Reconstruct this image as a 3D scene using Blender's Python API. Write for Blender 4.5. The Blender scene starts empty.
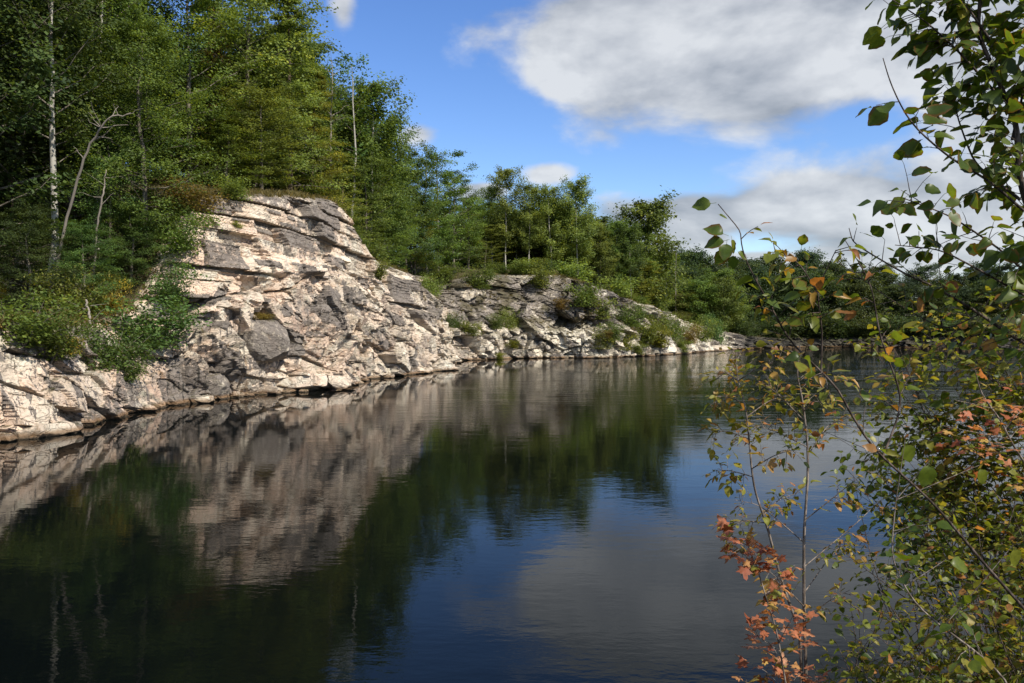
import bpy, math, random
import numpy as np

random.seed(7)
RNG = np.random.default_rng(11)
scene = bpy.context.scene
COL = scene.collection
R = math.radians

# ------------------------------------------------------------------ camera
F, CX, HY = 830.0, 512.0, 325.0        # focal length in pixels, principal column, horizon row
EYE = 5.0
cam_data = bpy.data.cameras.new('camera')
cam = bpy.data.objects.new('camera', cam_data)
COL.objects.link(cam)
cam.location = (0, 0, EYE)
cam.rotation_euler = (R(90), 0, 0)
cam_data.sensor_width = 36.0
cam_data.lens = 36.0 * F / 1024.0
cam_data.shift_y = -(341.5 - HY) / 1024.0
cam_data.clip_start = 0.05
cam_data.clip_end = 6000
scene.camera = cam


def at(px, py, Y):
    return np.array([(px - CX) / F * Y, Y, EYE - (py - HY) / F * Y])


# ------------------------------------------------------------------ helpers
def mesh_obj(name, V, Fs, mat, parent=None, smooth=False, attrs=None, vcol=None):
    """Fs: list of int arrays, each (m,k)."""
    me = bpy.data.meshes.new(name)
    V = np.asarray(V, dtype=np.float32)
    me.vertices.add(len(V))
    me.vertices.foreach_set('co', V.ravel())
    loops = np.concatenate([f.ravel() for f in Fs]).astype(np.int32)
    totals = np.concatenate([np.full(len(f), f.shape[1], dtype=np.int32) for f in Fs])
    starts = np.concatenate([[0], np.cumsum(totals)[:-1]]).astype(np.int32)
    me.loops.add(len(loops))
    me.loops.foreach_set('vertex_index', loops)
    me.polygons.add(len(totals))
    me.polygons.foreach_set('loop_start', starts)
    me.polygons.foreach_set('loop_total', totals)
    me.polygons.foreach_set('use_smooth', np.full(len(totals), smooth, dtype=bool))
    me.update(calc_edges=True)
    if attrs:
        for k, a in attrs.items():
            dom = 'POINT' if len(a) == len(V) else 'FACE'
            at_ = me.attributes.new(k, 'FLOAT', dom)
            at_.data.foreach_set('value', np.asarray(a, dtype=np.float32))
    if vcol is not None:
        for k, a in vcol.items():
            at_ = me.attributes.new(k, 'FLOAT_COLOR', 'POINT')
            at_.data.foreach_set('color', np.asarray(a, dtype=np.float32).ravel())
    if mat is not None:
        me.materials.append(mat)
    o = bpy.data.objects.new(name, me)
    COL.objects.link(o)
    if parent is not None:
        o.parent = parent
    return o


def empty(name, loc=(0, 0, 0), rz=0.0):
    o = bpy.data.objects.new(name, None)
    COL.objects.link(o)
    o.location = loc
    o.rotation_euler = (0, 0, rz)
    o.empty_display_size = 0.3
    return o


def tag(o, label=None, cat=None, group=None, kind=None):
    if label: o['label'] = label
    if cat: o['category'] = cat
    if group: o['group'] = group
    if kind: o['kind'] = kind
    return o


def copy_tree(o, parent=None):
    c = o.copy()
    COL.objects.link(c)
    if parent is not None:
        c.parent = parent
    for ch in list(o.children):
        copy_tree(ch, c)
    return c


# ------------------------------------------------------------------ numpy noise
def _hash(ix, iy, iz, seed):
    h = (ix.astype(np.int64) * 374761393 + iy.astype(np.int64) * 668265263
         + iz.astype(np.int64) * 2147483647 + seed * 1274126177) & 0xFFFFFFFF
    h = ((h ^ (h >> 13)) * 1274126177) & 0xFFFFFFFF
    h = ((h ^ (h >> 16)) * 2246822519) & 0xFFFFFFFF
    return (h ^ (h >> 15)) & 0xFFFFFFFF


def hf(ix, iy, iz, seed):
    return _hash(ix, iy, iz, seed) / 4294967295.0


def vnoise(P, seed=0):
    I = np.floor(P).astype(np.int64)
    f = P - I
    f = f * f * (3 - 2 * f)
    out = 0
    for dx in (0, 1):
        wx = f[:, 0] if dx else 1 - f[:, 0]
        for dy in (0, 1):
            wy = f[:, 1] if dy else 1 - f[:, 1]
            for dz in (0, 1):
                wz = f[:, 2] if dz else 1 - f[:, 2]
                out = out + wx * wy * wz * hf(I[:, 0] + dx, I[:, 1] + dy, I[:, 2] + dz, seed)
    return out


def fbm(P, octv=4, seed=0):
    a, s, t = 0.5, 0, 0
    for k in range(octv):
        s = s + a * vnoise(P * (2.03 ** k) + 17.3 * k, seed + k)
        t += a
        a *= 0.5
    return s / t


def voro(P, seed=0):
    I = np.floor(P).astype(np.int64)
    n = len(P)
    d1 = np.full(n, 9.0); d2 = np.full(n, 9.0)
    cid = np.zeros((n, 3), dtype=np.int64); cen = np.zeros((n, 3))
    for dx in (-1, 0, 1):
        for dy in (-1, 0, 1):
            for dz in (-1, 0, 1):
                J = I + np.array([dx, dy, dz])
                c = J + np.stack([hf(J[:, 0], J[:, 1], J[:, 2], seed + 1),
                                  hf(J[:, 0], J[:, 1], J[:, 2], seed + 2),
                                  hf(J[:, 0], J[:, 1], J[:, 2], seed + 3)], 1)
                d = np.sqrt(((P - c) ** 2).sum(1))
                m = d < d1
                d2 = np.where(m, d1, np.minimum(d2, d))
                d1 = np.where(m, d, d1)
                cid[m] = J[m]; cen[m] = c[m]
    return d1, d2, cid, cen


def blocks(P, scale, seed, tilt=0.5):
    """Offset (about -1..1) that is a tilted plane in each cell; crisp steps between cells."""
    Q = P / scale
    d1, d2, cid, cen = voro(Q, seed)
    h = hf(cid[:, 0], cid[:, 1], cid[:, 2], seed + 9) * 2 - 1
    g = np.stack([hf(cid[:, 0], cid[:, 1], cid[:, 2], seed + 10 + k) * 2 - 1 for k in range(3)], 1)
    off = h * 0.6 + ((Q - cen) * g).sum(1) * tilt
    return off, d2 - d1, hf(cid[:, 0], cid[:, 1], cid[:, 2], seed + 20)


# ------------------------------------------------------------------ material helpers
def new_mat(name):
    m = bpy.data.materials.new(name)
    m.use_nodes = True
    nt = m.node_tree
    nt.nodes.clear()
    return m, nt


class NB:
    def __init__(s, nt):
        s.nt = nt; s.N = nt.nodes; s.L = nt.links

    def n(s, typ, **kw):
        x = s.N.new(typ)
        for k, v in kw.items():
            setattr(x, k, v)
        return x

    def link(s, a, b):
        s.L.new(a, b)

    def val(s, inp, v):
        if hasattr(v, 'is_output') or hasattr(v, 'links'):
            s.L.new(v, inp)
        else:
            inp.default_value = v

    def math(s, op, a, b=0.0, c=None, clamp=False):
        x = s.n('ShaderNodeMath', operation=op); x.use_clamp = clamp
        s.val(x.inputs[0], a); s.val(x.inputs[1], b)
        if c is not None: s.val(x.inputs[2], c)
        return x.outputs[0]

    def smooth(s, v, lo, hi, a=0.0, b=1.0):
        x = s.n('ShaderNodeMapRange', interpolation_type='SMOOTHSTEP')
        s.val(x.inputs['Value'], v)
        x.inputs['From Min'].default_value = lo; x.inputs['From Max'].default_value = hi
        x.inputs['To Min'].default_value = a; x.inputs['To Max'].default_value = b
        return x.outputs['Result']

    def noise(s, vec, scale, detail=4, rough=0.55, dist=0.0):
        x = s.n('ShaderNodeTexNoise')
        if vec is not None: s.link(vec, x.inputs['Vector'])
        x.inputs['Scale'].default_value = scale; x.inputs['Detail'].default_value = detail
        x.inputs['Roughness'].default_value = rough; x.inputs['Distortion'].default_value = dist
        return x.outputs['Fac']

    def mapping(s, vec, scale=(1, 1, 1), rot=(0, 0, 0), loc=(0, 0, 0)):
        x = s.n('ShaderNodeMapping')
        s.link(vec, x.inputs['Vector'])
        x.inputs['Scale'].default_value = scale; x.inputs['Rotation'].default_value = rot
        x.inputs['Location'].default_value = loc
        return x.outputs[0]

    def mix(s, fac, a, b, blend='MIX'):
        x = s.n('ShaderNodeMix', data_type='RGBA', blend_type=blend)
        s.val(x.inputs[0], fac)
        for i, v in ((6, a), (7, b)):
            if hasattr(v, 'links'): s.link(v, x.inputs[i])
            else: x.inputs[i].default_value = (*v, 1) if len(v) == 3 else v
        return x.outputs[2]

    def ramp(s, fac, stops, interp='LINEAR'):
        x = s.n('ShaderNodeValToRGB')
        s.link(fac, x.inputs[0])
        cr = x.color_ramp; cr.interpolation = interp
        while len(cr.elements) < len(stops): cr.elements.new(0.5)
        for e, (p, c) in zip(cr.elements, stops):
            e.position = p; e.color = (*c, 1)
        return x.outputs[0]

    def attr(s, name, out='Fac'):
        x = s.n('ShaderNodeAttribute', attribute_name=name)
        return x.outputs[out]

    def bump(s, h, strength, dist, normal=None):
        x = s.n('ShaderNodeBump')
        s.link(h, x.inputs['Height'])
        s.val(x.inputs['Strength'], strength); s.val(x.inputs['Distance'], dist)
        if normal is not None: s.link(normal, x.inputs['Normal'])
        return x.outputs[0]


def mat_rock():
    m, nt = new_mat('marble_rock'); b = NB(nt)
    geo = b.n('ShaderNodeNewGeometry')
    pos = geo.outputs['Position']
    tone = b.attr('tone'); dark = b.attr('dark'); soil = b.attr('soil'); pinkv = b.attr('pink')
    # beds dip gently
    beds = b.mapping(pos, (0.55, 0.55, 0.95), (R(14), R(9), 0))
    n1 = b.noise(beds, 1.1, 6, 0.62, 0.6)
    n2 = b.noise(pos, 4.5, 5, 0.65)
    n3 = b.noise(pos, 0.5, 4, 0.6)
    t = b.math('ADD', b.math('MULTIPLY', tone, 0.75), b.math('ADD', b.math('MULTIPLY', n1, 0.55), b.math('MULTIPLY', n2, 0.35)))
    t = b.math('SUBTRACT', t, 0.10)
    col = b.ramp(t, [(0.36, (0.14, 0.125, 0.11)), (0.45, (0.33, 0.285, 0.235)), (0.55, (0.50, 0.44, 0.35)),
                     (0.70, (0.62, 0.56, 0.45)), (0.9, (0.72, 0.665, 0.55))])
    pk = b.math('MULTIPLY', pinkv, b.smooth(n3, 0.32, 0.56), clamp=True)
    col = b.mix(b.math('MULTIPLY', pk, 0.85), col, b.mix(0.62, col, (0.74, 0.47, 0.33)))
    # green grey weathering
    n4 = b.noise(b.mapping(pos, (0.5, 0.5, 1.2), (R(-20), R(12), 0)), 0.7, 5, 0.6, 1.0)
    col = b.mix(b.smooth(n4, 0.56, 0.70, 0, 0.6), col, (0.25, 0.245, 0.185))
    # dark lichen coated faces, run-off streaks and the far wall's painted shade
    st = b.noise(b.mapping(pos, (2.6, 2.6, 0.16)), 1.3, 4, 0.6)
    lich = b.noise(pos, 2.2, 6, 0.7)
    streak = b.smooth(st, 0.52, 0.66)
    dk = b.math('ADD', dark, b.math('MULTIPLY', b.math('SUBTRACT', lich, 0.5), 0.75))
    dk = b.math('ADD', dk, b.math('MULTIPLY', b.math('MULTIPLY', streak, b.attr('run')), 0.85))
    rust = b.smooth(b.noise(b.mapping(pos, (1.2, 1.2, .5)), 0.9, 6, 0.7, .8), 0.57, 0.66, 0, .7)
    col = b.mix(rust, col, (0.30, 0.19, 0.11))
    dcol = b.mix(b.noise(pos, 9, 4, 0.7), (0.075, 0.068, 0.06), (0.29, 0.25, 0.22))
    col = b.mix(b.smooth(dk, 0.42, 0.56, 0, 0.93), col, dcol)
    col = b.mix(b.smooth(dk, 0.98, 1.12, 0, .9), col, (0.055, 0.052, 0.046))  # deepest tone, added for the far wall's tree shade
    # hairline fractures filled with dirt
    vo = b.n('ShaderNodeTexVoronoi', feature='DISTANCE_TO_EDGE')
    wv = b.n('ShaderNodeVectorMath', operation='ADD')
    ns = b.n('ShaderNodeTexNoise'); ns.inputs['Scale'].default_value = 1.6; ns.inputs['Detail'].default_value = 3
    b.link(pos, ns.inputs['Vector'])
    b.link(b.mapping(pos, (0.5, 0.5, 1.2), (R(25), R(-18), 0)), wv.inputs[0])
    b.link(ns.outputs['Color'], wv.inputs[1])
    b.link(wv.outputs[0], vo.inputs['Vector']); vo.inputs['Scale'].default_value = 1.25
    crack = b.smooth(vo.outputs['Distance'], 0.0, 0.035, 1, 0)
    col = b.mix(b.math('MULTIPLY', crack, b.smooth(n2, 0.42, 0.64, 0.0, 0.5)), col, (0.05, 0.042, 0.035))
    # rust and dark wet band just above the water
    sep = b.n('ShaderNodeSeparateXYZ'); b.link(pos, sep.inputs[0])
    zz = b.math('ADD', sep.outputs['Z'], b.math('MULTIPLY', b.math('SUBTRACT', n2, 0.5), 0.25))
    col = b.mix(b.smooth(zz, 0.16, 0.42, 0.75, 0), col, (0.20, 0.11, 0.045))
    col = b.mix(b.smooth(zz, 0.02, 0.14, 0.85, 0), col, (0.045, 0.04, 0.03))
    # soil, moss, dry grass on ledges
    sn = b.n('ShaderNodeSeparateXYZ'); b.link(geo.outputs['True Normal'], sn.inputs[0])
    flat = b.math('MULTIPLY', b.smooth(sn.outputs['Z'], 0.72, 0.93), b.smooth(lich, 0.42, 0.6, 0, 0.8))
    so = b.math('MAXIMUM', soil, flat)
    scol = b.ramp(b.noise(pos, 3.0, 5, 0.7), [(0.3, (0.035, 0.03, 0.018)), (0.5, (0.085, 0.07, 0.03)), (0.66, (0.06, 0.07, 0.02)), (0.8, (0.14, 0.11, 0.05))])
    col = b.mix(so, col, scol)
    hb = b.math('ADD', b.math('MULTIPLY', b.noise(beds, 3.0, 8, 0.68, 0.4), 1.0), b.math('MULTIPLY', crack, -0.35))
    nrm = b.bump(hb, 0.8, 0.35)
    nrm = b.bump(b.noise(pos, 14, 5, 0.7), 0.5, 0.05, nrm)
    p = b.n('ShaderNodeBsdfPrincipled'); p.inputs['Roughness'].default_value = 0.9
    p.inputs['Specular IOR Level'].default_value = 0.2
    b.link(col, p.inputs['Base Color']); b.link(nrm, p.inputs['Normal'])
    o = b.n('ShaderNodeOutputMaterial'); b.link(p.outputs[0], o.inputs[0])
    return m


def mat_ground():
    m, nt = new_mat('forest_floor'); b = NB(nt)
    geo = b.n('ShaderNodeNewGeometry'); pos = geo.outputs['Position']
    col = b.ramp(b.noise(pos, 0.8, 7, 0.7), [(0.3, (0.03, 0.028, 0.014)), (0.5, (0.06, 0.055, 0.022)), (0.65, (0.045, 0.06, 0.018)), (0.8, (0.10, 0.08, 0.04))])
    p = b.n('ShaderNodeBsdfPrincipled'); p.inputs['Roughness'].default_value = 1.0
    p.inputs['Specular IOR Level'].default_value = 0.1
    b.link(col, p.inputs['Base Color'])
    b.link(b.bump(b.noise(pos, 5, 5, 0.7), 0.8, 0.15), p.inputs['Normal'])
    o = b.n('ShaderNodeOutputMaterial'); b.link(p.outputs[0], o.inputs[0])
    return m


def mat_water():
    m, nt = new_mat('lake_water'); b = NB(nt)
    geo = b.n('ShaderNodeNewGeometry'); pos = geo.outputs['Position']
    sep = b.n('ShaderNodeSeparateXYZ'); b.link(pos, sep.inputs[0])
    # breeze: calm under the near cliff, ruffled on open water
    X, Y = sep.outputs['X'], sep.outputs['Y']
    lee = b.math('ADD', X, b.math('MULTIPLY', Y, -0.30))          # grows away from the left wall
    wob = b.math('MULTIPLY', b.math('SUBTRACT', b.noise(pos, 0.06, 3, 0.5), 0.5), 7.0)
    open_ = b.smooth(b.math('ADD', lee, wob), -30.0, -19.0, 0.03, 1.0)
    far = b.smooth(Y, 30, 110, 0.3, 2.4)
    w1 = b.noise(b.mapping(pos, (1.0, 1.9, 1.0), (0, 0, R(12))), 2.6, 3, 0.55)
    w2 = b.noise(b.mapping(pos, (0.7, 1.5, 1.0), (0, 0, R(-22))), 0.75, 3, 0.5)
    amp = b.math('MULTIPLY', open_, far)
    patch = b.smooth(b.noise(b.mapping(pos, (0.5, 1.6, 1)), 0.09, 3, 0.6), 0.35, 0.65, 0.6, 1.25)
    amp = b.math('MULTIPLY', amp, patch)
    h = b.math('ADD', b.math('MULTIPLY', w1, 0.008), b.math('MULTIPLY', w2, 0.020))
    nrm = b.bump(b.math('MULTIPLY', h, amp), 1.0, 1.0)
    p = b.n('ShaderNodeBsdfPrincipled')
    p.inputs['Base Color'].default_value = (0.0022, 0.0035, 0.0035, 1)
    p.inputs['Roughness'].default_value = 0.015
    p.inputs['IOR'].default_value = 1.20
    b.link(nrm, p.inputs['Normal'])
    o = b.n('ShaderNodeOutputMaterial'); b.link(p.outputs[0], o.inputs[0])
    return m


def mat_leaf(name, trans=0.3, stops=None, rough=0.55, use_obj=True, spec=0.3):
    m, nt = new_mat(name); b = NB(nt)
    rnd = b.attr('rnd')
    if use_obj:
        oi = b.n('ShaderNodeObjectInfo')
        k = b.ramp(rnd, [(0.0, (0.55, 0.58, 0.66)), (0.45, (1.1, 1.1, 1.1)), (0.85, (1.8, 1.65, 1.3)), (1.0, (2.4, 1.9, 1.1))])
        col = b.mix(1.0, oi.outputs['Color'], k, 'MULTIPLY')
        hs = b.n('ShaderNodeHueSaturation')
        hs.inputs['Hue'].default_value = 0.5
        b.link(b.math('MULTIPLY_ADD', oi.outputs['Random'], 0.03, 0.495), hs.inputs['Hue'])
        b.link(b.math('MULTIPLY_ADD', oi.outputs['Random'], 0.4, 1.0), hs.inputs['Value'])
        b.link(col, hs.inputs['Color']); col = hs.outputs[0]
    else:
        col = b.ramp(rnd, stops)
        edge = b.attr('edge')
        geo = b.n('ShaderNodeNewGeometry')
        nz = b.noise(geo.outputs['Position'], 60, 3, 0.6)
        br = b.smooth(b.math('ADD', b.math('MULTIPLY', edge, 0.9), b.math('MULTIPLY', nz, 0.7)), 0.85, 1.1, 0, 0.8)
        wear = b.math('MULTIPLY', br, b.smooth(b.attr('wear'), 0.45, 0.75))
        col = b.mix(wear, col, (0.20, 0.085, 0.02))
        col = b.mix(b.smooth(nz, 0.35, 0.7, 0.0, 0.35), col, (0.02, 0.03, 0.008))
    d = b.n('ShaderNodeBsdfPrincipled'); d.inputs['Roughness'].default_value = rough
    d.inputs['Specular IOR Level'].default_value = spec
    b.link(col, d.inputs['Base Color'])
    t = b.n('ShaderNodeBsdfTranslucent')
    tc = b.mix(1.0, col, (1.5, 1.35, 0.6), 'MULTIPLY')
    b.link(tc, t.inputs['Color'])
    mx = b.n('ShaderNodeMixShader'); mx.inputs[0].default_value = trans
    b.link(d.outputs[0], mx.inputs[1]); b.link(t.outputs[0], mx.inputs[2])
    o = b.n('ShaderNodeOutputMaterial'); b.link(mx.outputs[0], o.inputs[0])
    return m


def mat_bark(name, c1, c2, scale=(3, 3, 12), lo=0.45, hi=0.6, bscale=1.0):
    m, nt = new_mat(name); b = NB(nt)
    tc = b.n('ShaderNodeTexCoord')
    v = b.mapping(tc.outputs['Object'], scale)
    n = b.noise(v, 1.0, 5, 0.65)
    col = b.mix(b.smooth(n, lo, hi), c1, c2)
    p = b.n('ShaderNodeBsdfPrincipled'); p.inputs['Roughness'].default_value = 0.85
    p.inputs['Specular IOR Level'].default_value = 0.2
    b.link(col, p.inputs['Base Color'])
    b.link(b.bump(n, 0.6, 0.02 * bscale), p.inputs['Normal'])
    o = b.n('ShaderNodeOutputMaterial'); b.link(p.outputs[0], o.inputs[0])
    return m


M_ROCK = mat_rock(); M_GROUND = mat_ground(); M_WATER = mat_water()
M_LEAF = mat_leaf('tree_leaf', 0.42)
M_WHITE = mat_bark('birch_bark', (0.36, 0.34, 0.30), (0.10, 0.085, 0.07), (1.2, 1.2, 3.2), 0.52, 0.66)
M_BARK = mat_bark('grey_bark', (0.10, 0.085, 0.065), (0.20, 0.175, 0.145), (4, 4, 1.2))
M_PINE = mat_bark('brown_bark', (0.06, 0.045, 0.035), (0.15, 0.105, 0.075), (4, 4, 1.2))
M_DEAD = mat_bark('dead_wood', (0.25, 0.215, 0.18), (0.12, 0.10, 0.08), (3, 3, 1.0), 0.5, 0.75)
M_STEM = mat_bark('twig_bark', (0.035, 0.026, 0.02), (0.13, 0.10, 0.085), (60, 60, 14), 0.45, 0.6, 0.1)
M_STEMP = mat_bark('pale_stem_bark', (0.10, 0.08, 0.065), (0.26, 0.22, 0.19), (60, 60, 14), 0.45, 0.6, 0.1)

# ------------------------------------------------------------------ shoreline and land form
#      (px, py of waterline) -> world through the horizon row; then hidden reaches by hand
vis = [(-60, 455), (0, 441), (74, 430), (119, 415), (176, 405), (240, 397.5), (300, 392), (345, 386), (362, 381), (400, 376), (444, 370),
       (447, 364), (461, 360.5), (495, 359.5), (538, 358), (605, 358), (668, 355), (700, 352), (734, 349.5),
       (790, 347.5), (850, 347), (920, 348), (1000, 350)]
pts = [(-2.5, 5.6), (-12, 8), (-22, 20), (-23.5, 28)]
for px, py in vis:
    Y = EYE * F / (py - HY)
    pts.append(((px - CX) / F * Y, Y))
n_first = 4
pts += [(112, 120), (100, 70), (48, 27), (14, 9), (4, 6.0)]
ctrl = np.array(pts)
pxc = np.full(len(ctrl), np.nan)
for i, (px, py) in enumerate(vis): pxc[n_first + i] = px
pxc[:n_first] = -100; pxc[n_first + len(vis):] = 1200


def resample_closed(P, A, step):
    n = len(P); out = []; av = []
    for i in range(n):
        p0, p1, p2, p3 = P[i - 1], P[i], P[(i + 1) % n], P[(i + 2) % n]
        L = np.linalg.norm(p2 - p1); k = max(2, int(L / step))
        for j in range(k):
            t = j / k
            cr = 0.5 * ((2 * p1) + (-p0 + p2) * t + (2 * p0 - 5 * p1 + 4 * p2 - p3) * t * t + (-p0 + 3 * p1 - 3 * p2 + p3) * t ** 3)
            lin = p1 * (1 - t) + p2 * t
            out.append(0.5 * cr + 0.5 * lin); av.append(A[i] * (1 - t) + A[(i + 1) % n] * t)
    return np.array(out), np.array(av)


SH, SPX = resample_closed(ctrl, pxc, 0.5)
# uneven water's edge
ds = np.concatenate([[0], np.cumsum(np.linalg.norm(np.diff(SH, axis=0), axis=1))])
NSH = len(SH)
tan = np.roll(SH, -3, 0) - np.roll(SH, 3, 0)
tan /= np.linalg.norm(tan, axis=1)[:, None] + 1e-9
nrm_ = np.stack([-tan[:, 1], tan[:, 0]], 1)              # candidate left normal


def gsm(a, sig):
    k = np.arange(-int(3 * sig), int(3 * sig) + 1); w = np.exp(-0.5 * (k / sig) ** 2); w /= w.sum()
    return sum(np.roll(a, -kk, 0) * ww for kk, ww in zip(k, w))


NRM = gsm(nrm_, 7); NRM /= np.linalg.norm(NRM, axis=1)[:, None]
NRM0 = nrm_


def inside_lake(Q):
    c = np.zeros(len(Q), bool)
    x, y = Q[:, 0], Q[:, 1]
    A = SH[::2]; B = np.roll(A, -1, 0)
    for (x1, y1), (x2, y2) in zip(A, B):
        if y1 == y2: continue
        m = ((y1 > y) != (y2 > y)) & (x < (x2 - x1) * (y - y1) / (y2 - y1) + x1)
        c ^= m
    return c


if inside_lake(SH[200:201] + NRM[200:201] * 2.0)[0]:
    NRM = -NRM; NRM0 = -NRM0

# setback of the rim and rim height, per shore point
sb_px = np.interp(SPX, [-100, 0, 150, 215, 400, 444, 452, 470, 540, 605, 640, 700, 740, 1000, 1200],
                  [2.0, 2.0, 2.4, 4.2, 4.2, 4.8, 8.0, 11, 11, 10.5, 9, 7, 4.5, 4.5, 5])
SBK = gsm(sb_px, 4)
rim_px = [-400, -100, 0, 100, 140, 165, 188, 195, 260, 322, 336, 343, 350, 368, 410, 440, 452, 480, 560, 600, 640, 670, 700, 735, 760, 1000, 1400]
rim_py = [318, 320, 322, 322, 302, 235, 200, 196, 194, 198, 201, 208, 228, 257, 275, 286, 279, 275, 275, 288, 305, 316, 326, 334, 337, 337, 337]
RIM = SH + NRM * SBK[:, None]
rpx = CX + F * RIM[:, 0] / np.maximum(RIM[:, 1], 6)
RZ = EYE - (np.interp(rpx, rim_px, rim_py) - HY) / F * RIM[:, 1]
RZ = np.where((SPX > -90) & (SPX < 1050), RZ, 3.6)
near_bank = (SH[:, 1] < 25) & (SPX > 1000) | (SH[:, 1] < 9)
RZ = np.where(near_bank, 2.4, RZ)
SBK = np.where(near_bank, 2.2, SBK)
RZ = gsm(RZ, 2.0)
CW = np.interp(SPX, [-100, 440, 465, 640, 735, 800], [0, 0, 1, 1, 0.3, 0.0])   # benched slope weight

QN = np.array([0, .12, .3, .42, .55, .66, .85, 1.0])
ZN = np.array([0, .34, .50, .64, .68, .87, .98, 1.0])
QC = np.array([0, .07, .22, .36, .5, .62, .85, 1.0])
ZC = np.array([0, .31, .38, .50, .70, .80, .95, 1.0])


def prof(u, d):
    """Land height for shore index array u, inland distance d."""
    q = np.clip(d / SBK[u], 0, 1)
    zf = (np.interp(q, QN, ZN) * (1 - CW[u]) + np.interp(q, QC, ZC) * CW[u]) * RZ[u]
    back = np.clip(d - SBK[u], 0, None)
    zf = zf + np.minimum(back * 0.16, 5.0)
    return np.where(d < 0, np.maximum(d * 2.5, -5), zf)


def nearest_shore(Q):
    idx = np.zeros(len(Q), int); dd = np.zeros(len(Q))
    for s in range(0, len(Q), 4000):
        q = Q[s:s + 4000]
        D = ((q[:, None, :] - SH[None]) ** 2).sum(2)
        i = D.argmin(1); idx[s:s + 4000] = i; dd[s:s + 4000] = np.sqrt(D[np.arange(len(q)), i])
    return idx, dd


def land(x, y):
    Q = np.array([[x, y]])
    u, d = nearest_shore(Q)
    ins = inside_lake(Q)
    dd = np.where(ins, -d, d)
    return float(prof(u, dd)[0]), float(dd[0]), int(u[0])


# ---- big ground sheet (coarse, sunk under the detailed cliff)
gx = np.concatenate([np.linspace(-3000, -170, 14), np.linspace(-150, 190, 171), np.linspace(210, 3000, 14)])
gy = np.concatenate([np.linspace(-3000, -40, 14), np.linspace(-30, 280, 156), np.linspace(300, 4000, 14)])
GX, GY = np.meshgrid(gx, gy)
Q = np.stack([GX.ravel(), GY.ravel()], 1)
u, d = nearest_shore(Q); ins = inside_lake(Q); dd = np.where(ins, -d, d)
gz = prof(u, dd)
gz = np.where(dd < SBK[u] + 5, -6.0, gz - 0.15)
gz = gz + (fbm(np.stack([Q[:, 0] * .12, Q[:, 1] * .12, Q[:, 0] * 0], 1), 3, 5) - .5) * 0.8 * (dd > 0)
nx, ny = len(gx), len(gy)
ii, jj = np.meshgrid(np.arange(nx - 1), np.arange(ny - 1))
a = (jj * nx + ii).ravel()
fg = np.stack([a, a + 1, a + 1 + nx, a + nx], 1)
tag(mesh_obj('ground', np.stack([Q[:, 0], Q[:, 1], gz], 1), [fg], M_GROUND, smooth=True), kind='structure')

# ---- water
wv = np.array([(-400, -60, 0), (400, -60, 0), (400, 420, 0), (-400, 420, 0)], float)
tag(mesh_obj('water', wv, [np.array([[0, 1, 2, 3]])], M_WATER), kind='structure')


# ---- cliff round the lake: one sheet laid out over (distance along the shore, height),
#      so beds, joints and overhangs keep crisp edges
def cells1d(x, seed):
    k = np.floor(x + .5).astype(np.int64); o = np.zeros_like(k)
    j = lambda i: i + .8 * (hf(i, o, o, seed) - .5)
    idx = np.where(x >= j(k), k, k - 1)
    lo = j(idx); hi = j(idx + 1)
    return idx, (x - lo) / (hi - lo), hi - lo


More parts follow.
